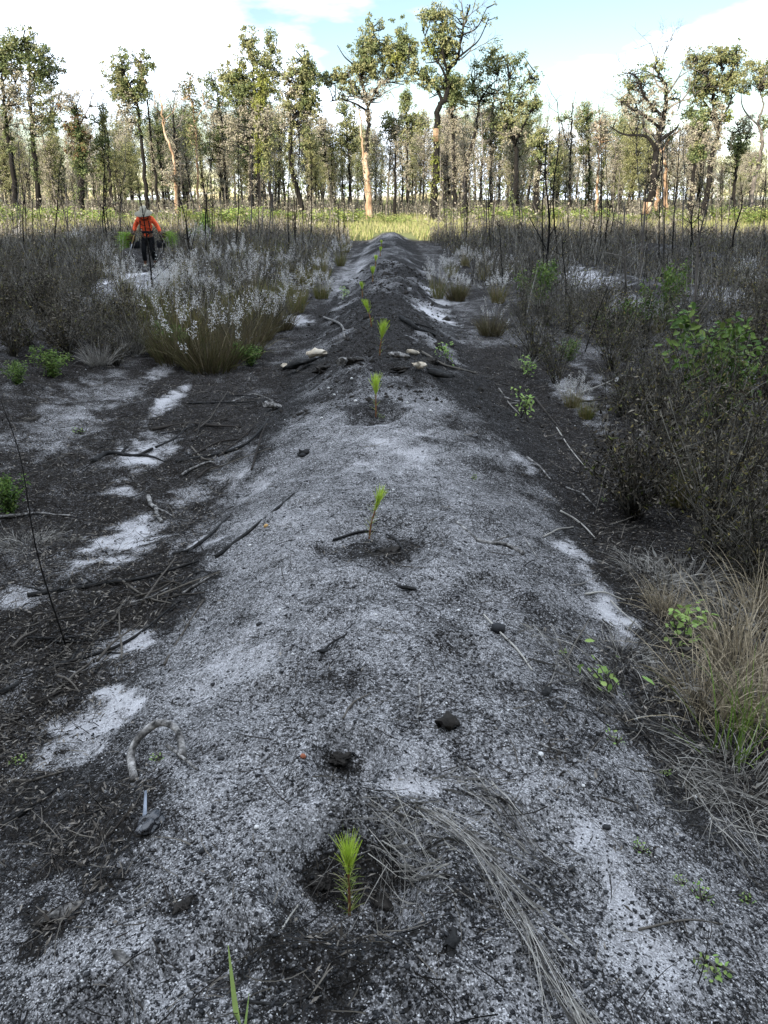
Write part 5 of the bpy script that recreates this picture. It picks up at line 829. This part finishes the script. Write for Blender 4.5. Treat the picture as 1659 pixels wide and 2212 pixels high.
# pale dry leaves caught in the right thicket
for i, (x, y, h) in enumerate([(1330, 825, .28), (1382, 945, .25)]):
    p = at(x, y + 120) + 0; q = onplane(x, y, p[1]); r = rg(70 + i)
    V, F = leaf6(np.zeros((1, 3)), np.array([[.3, 0, .9]]), np.array([[.2, -1, .2]]), .055, .03); o = mk('dead_leaf', [(V, F, 0)], M['plume']); o.location = tuple(q); tag(o, ['upper pale dead leaf caught in the large brown shrub', 'lower pale dead leaf caught in the large brown shrub'][i], 'leaf', 'pale leaves in the shrub')

# ------------------------------------------------------------------ the worker
def skin(name, J, E, rad, mat, parent, sub=2, root=0):
    me = bpy.data.meshes.new(name); me.from_pydata([tuple(j) for j in J], E, []); o = bpy.data.objects.new(name, me); COL.objects.link(o); o.parent = parent; me.materials.append(mat)
    md = o.modifiers.new('Skin', 'SKIN'); md.use_smooth_shade = True
    if not me.skin_vertices: bpy.context.view_layer.update()
    sv = me.skin_vertices[0].data if me.skin_vertices else None
    for i, r in enumerate(rad): sv[i].radius = (r, r) if isinstance(r, (int, float)) else r; sv[i].use_root = (i == root)
    ss = o.modifiers.new('Subdivision', 'SUBSURF'); ss.levels = sub; ss.render_levels = sub
    return o
def plain(name, col, rough=.8, var=.15, sc=20): return noise_mat(name, [(.3, tuple(c * (1 - var) for c in col)), (.7, tuple(min(1, c * (1 + var)) for c in col))], sc, (1, 1, 1), rough, .25, bdist=.01)
M['hivis'] = plain('orange_work_shirt', (1.0, .14, .055), .75, .10); M['black_cloth'] = plain('black_work_cloth', (.012, .012, .013), .85, .3); M['skin'] = plain('brown_skin', (.16, .08, .05), .5, .1)
M['hat'] = plain('pale_felt_hat', (.30, .28, .22), .9, .1); M['hair'] = plain('dark_hair', (.012, .010, .009), .6, .2, 60); M['glove'] = plain('dark_glove', (.02, .02, .022), .8, .2); M['boot'] = plain('pale_dusty_boot', (.36, .34, .27), .85, .2); M['bag'] = plain('black_bag', (.018, .018, .02), .7, .2)
M['handle'] = plain('worn_wooden_handle', (.42, .27, .11), .6, .2); M['steel'] = plain('worn_steel', (.42, .42, .42), .45, .2); M['eye'] = plain('eye_white', (.7, .68, .65), .4, .05); M['root_plug'] = plain('brown_root_plug', (.09, .05, .03), .9, .3)
M['bundle'] = island_mat('bundle_needle', [(.12, .24, .03), (.20, .34, .05), (.30, .44, .08)], .5, .2)
def worker():
    p = at(325, 578); d = p[1]; hh = onplane(318, 447, d)[2] - p[2]; k = hh / 1.68; root = empty('person', p, 0, k); tag(root, 'worker in orange shirt, black trousers and pale hat walking with seedling bundles', 'person')
    # one continuous body under the clothes
    J = [(0, .02, .93), (0, .0, 1.10), (0, -.05, 1.28), (0, -.08, 1.38), (0, -.13, 1.47), (0, -.17, 1.54), (0, -.19, 1.62)]; Rr = [.125, .115, .13, .10, .05, .075, .075]; E = [(0, 1), (1, 2), (2, 3), (3, 4), (4, 5), (5, 6)]
    def add(q, r, par): J.append(q); Rr.append(r); E.append((par, len(J) - 1)); return len(J) - 1
    add((0, -.265, 1.55), .014, 5); add((-.085, -.15, 1.565), .014, 5); add((.085, -.15, 1.565), .014, 5)          # nose, ears
    hands = {}
    for s, el, wr, hd in ((-1, (-.33, .02, 1.17), (-.355, -.07, .985), (-.355, -.10, .93)), (1, (.31, .02, 1.16), (.40, -.05, .965), (.415, -.08, .90))):
        a = add((s * .18, -.07, 1.36), .065, 3); a = add(el, .046, a); a = add(wr, .032, a); a = add(hd, (.042, .022), a); hands[s] = (hd, a)
        for f in range(4): b = add((hd[0] + s * .0 + (.0), hd[1] - .02 + f * .02 - .01, hd[2] - .055 - .006 * (1.5 - abs(f - 1.5))), .0095, a); add((hd[0] - s * .03, hd[1] - .02 + f * .02 - .01, hd[2] - .075), .0085, b)
        add((hd[0] - s * .035, hd[1] - .045, hd[2] - .02), .0105, a)
    for s, kn, an, toe in ((-1, (-.12, -.09, .52), (-.13, -.02, .10), (-.135, -.16, .035)), (1, (.11, -.02, .50), (.115, .16, .12), (.12, .06, .04))):
        a = add((s * .09, .02, .86), .092, 0); a = add(kn, .062, a); a = add(an, .042, a); add(toe, .036, a)
    skin('body', J, E, Rr, M['skin'], root)
    # clothes
    sj = [(0, .01, .83), (0, .02, .98), (0, -.01, 1.14), (0, -.05, 1.28), (0, -.075, 1.385), (0, -.11, 1.43)]; sr = [(.175, .13), (.155, .12), (.16, .125), (.175, .135), (.13, .10), (.07, .07)]; se = [(0, 1), (1, 2), (2, 3), (3, 4), (4, 5)]
    for s, el, wr in ((-1, (-.33, .02, 1.17), (-.357, -.06, 1.01)), (1, (.31, .02, 1.16), (.395, -.04, .985))):
        b = len(sj); sj += [(s * .185, -.07, 1.36), tuple((np.array([s * .185, -.07, 1.36]) + np.array(el)) / 2), el, wr]; sr += [.08, .072, .064, .05]; se += [(4, b), (b, b + 1), (b + 1, b + 2), (b + 2, b + 3)]
    skin('shirt', sj, se, sr, M['hivis'], root, 2, 3)
    tj = [(0, .02, .93)]; tr_ = [(.15, .115)]; te = []
    for s, kn, an in ((-1, (-.12, -.09, .52), (-.13, -.02, .17)), (1, (.11, -.02, .50), (.115, .15, .18))): b = len(tj); tj += [(s * .095, .02, .82), kn, an]; tr_ += [.105, .082, .07]; te += [(0, b), (b, b + 1), (b + 1, b + 2)]
    skin('trousers', tj, te, tr_, M['black_cloth'], root)
    for s, an, toe in ((-1, (-.13, -.02, .16), (-.137, -.17, .045)), (1, (.115, .155, .17), (.12, .03, .05))):
        hl = (an[0], an[1] + .01, .06); skin('boot', [an, hl, ((hl[0] + toe[0]) / 2, (hl[1] + toe[1]) / 2, .055), toe], [(0, 1), (1, 2), (2, 3)], [.058, .056, .052, .04], M['boot'], root)
    for s in (-1, 1):
        hd, _ = hands[s]; gj = [(hd[0], hd[1] + .02, hd[2] + .06), hd]; gr = [.04, (.048, .028)]; ge = [(0, 1)]
        for f in range(4): b = len(gj); gj += [(hd[0], hd[1] - .03 + f * .02, hd[2] - .055), (hd[0] - s * .03, hd[1] - .03 + f * .02, hd[2] - .08)]; gr += [.012, .010]; ge += [(1, b), (b, b + 1)]
        b = len(gj); gj.append((hd[0] - s * .04, hd[1] - .045, hd[2] - .02)); gr.append(.013); ge.append((1, b)); skin('glove', gj, ge, gr, M['glove'], root)
    a = np.linspace(0, 6.283, 25)[:-1]
    def ring(rx, ry, z, cy, tilt=0): return np.stack([np.cos(a) * rx, np.sin(a) * ry + cy, np.full(24, z) + np.sin(a) * tilt], 1)
    def lathe(name, rings, mat, cap=True):
        V = np.concatenate(rings); F = [(i * 24 + k, i * 24 + (k + 1) % 24, (i + 1) * 24 + (k + 1) % 24, (i + 1) * 24 + k) for i in range(len(rings) - 1) for k in range(24)]
        return mk(name, [(V, np.array(F), 0)], mat, root, True)
    T_ = .09
    hat = lathe('hat', [ring(.05, .05, 1.665, -.20, T_ * .3), ring(.10, .10, 1.555, -.20, T_ * .6), ring(.25, .25, 1.50, -.21, T_), ring(.255, .255, 1.508, -.21, T_), ring(.105, .115, 1.575, -.20, T_ * .6), ring(.10, .11, 1.63, -.195, T_ * .5), ring(.085, .095, 1.68, -.19, T_ * .4), ring(.05, .06, 1.698, -.19, T_ * .3), ring(.001, .001, 1.695, -.19, 0)], M['hat'])
    lathe('hat_band', [ring(.108, .118, 1.57, -.20, T_ * .6), ring(.106, .116, 1.598, -.198, T_ * .55)], M['boot']).parent = hat
    lathe('belt', [ring(.168, .135, .965, .015), ring(.176, .142, .97, .015), ring(.174, .14, 1.02, .015), ring(.166, .133, 1.025, .015)], M['bag'])
    mb = MB(); r = rg(5)
    for q in range(60): x = r.normal() * .05; mb.tube([(x * .8, -.14 + abs(x), 1.58), (x * 1.3, -.16, 1.46), (x * 1.5 + .02, -.19, 1.36 - .06 * r.random())], [.008, .008, .003], 4)
    mb.build('hair', M['hair'], root)
    for s in (-1, 1): V, F = rock(3, 1, 0, (.011, .008, .008)); V = V + np.array([s * .03, -.243, 1.57]); mk('eye', [(V, F, 0)], M['eye'], root)
    for s in (-1, 1): MB().tube([(s * .12, -.16, 1.30), (s * .14, -.19, 1.15), (s * .15, -.14, 1.0)], [.016, .016, .016], 6).build('harness_strap', M['bag'], root, True)
    # what the worker carries: two bundles in slings and the planting tool
    for s, lab, x0, x1, zc in ((-1, 'bundle of green pine seedlings slung at the tool side of the worker', -.40, -.80, .78), (1, 'bundle of green pine seedlings slung at the empty hand of the worker', .44, .76, .80)):
        r = rg(30 + s); b = empty('seedling_bundle', (p[0], p[1], p[2]), 0, k); tag(b, lab, 'seedlings', 'seedling bundles')
        n = 700; P = np.stack([x0 + s * .12 + r.normal(size=n) * .06, r.uniform(-.15, .10, n), zc + np.clip(r.normal(size=n) * .10, -.2, .2)], 1); D = np.stack([np.full(n, float(s)), r.normal(size=n) * .3, r.normal(size=n) * .32], 1)
        V, F = ribbons(P, D, abs(x1 - x0) * r.uniform(.25, .95, n), .007, .12, 3, r, tip=.4); MB().add(V, F).build('needles', M['bundle'], b)
        mb = MB()
        for q in range(44): y, z = r.uniform(-.14, .09), zc + r.uniform(-.17, .17); mb.tube([(x0 - s * .02, y, z), (x0 + s * .2, y + r.normal() * .01, z + r.normal() * .01)], [.016, .006], 5)
        mb.build('root_plugs', M['root_plug'], b)
        V = []; zs = [zc - .24, zc - .225, zc - .05, zc - .045]
        hw = [.10, .11, .12, .118]
        V = np.concatenate([np.array([[x0 - s * .03 + sx * w_, -.02 + sy * w_ * 1.25, z] for sx, sy in ((-1, -1), (1, -1), (1, 1), (-1, 1))]) for z, w_ in zip(zs, hw)]); F = [(i * 4 + q, i * 4 + (q + 1) % 4, (i + 1) * 4 + (q + 1) % 4, (i + 1) * 4 + q) for i in range(3) for q in range(4)] + [(3, 2, 1, 0)]
        mk('bag', [(V, np.array(F), 0)], M['bag'], b)
    hd = np.array(hands[-1][0]) + np.array([.0, -.03, -.05]); tl = empty('planting_tool', p, 0, k); tag(tl, 'planting tool with wooden handle and pale steel tip held beside the worker', 'tool')
    e = np.array([-.53, -.30, .30]); ax = nrm(e - hd); m1 = hd + (e - hd) * .35
    MB().tube([hd - ax * .10, hd, m1], [.017, .017, .019], 8).build('handle', M['handle'], tl, True); m2 = hd + (e - hd) * .72
    MB().tube([m1, m2], [.013, .013], 8).build('shaft', M['steel'], tl, True); MB().tube([m2, m2 + ax * .05, e], [.014, .024, .008], 8).build('blade', M['steel'], tl, True)
worker()
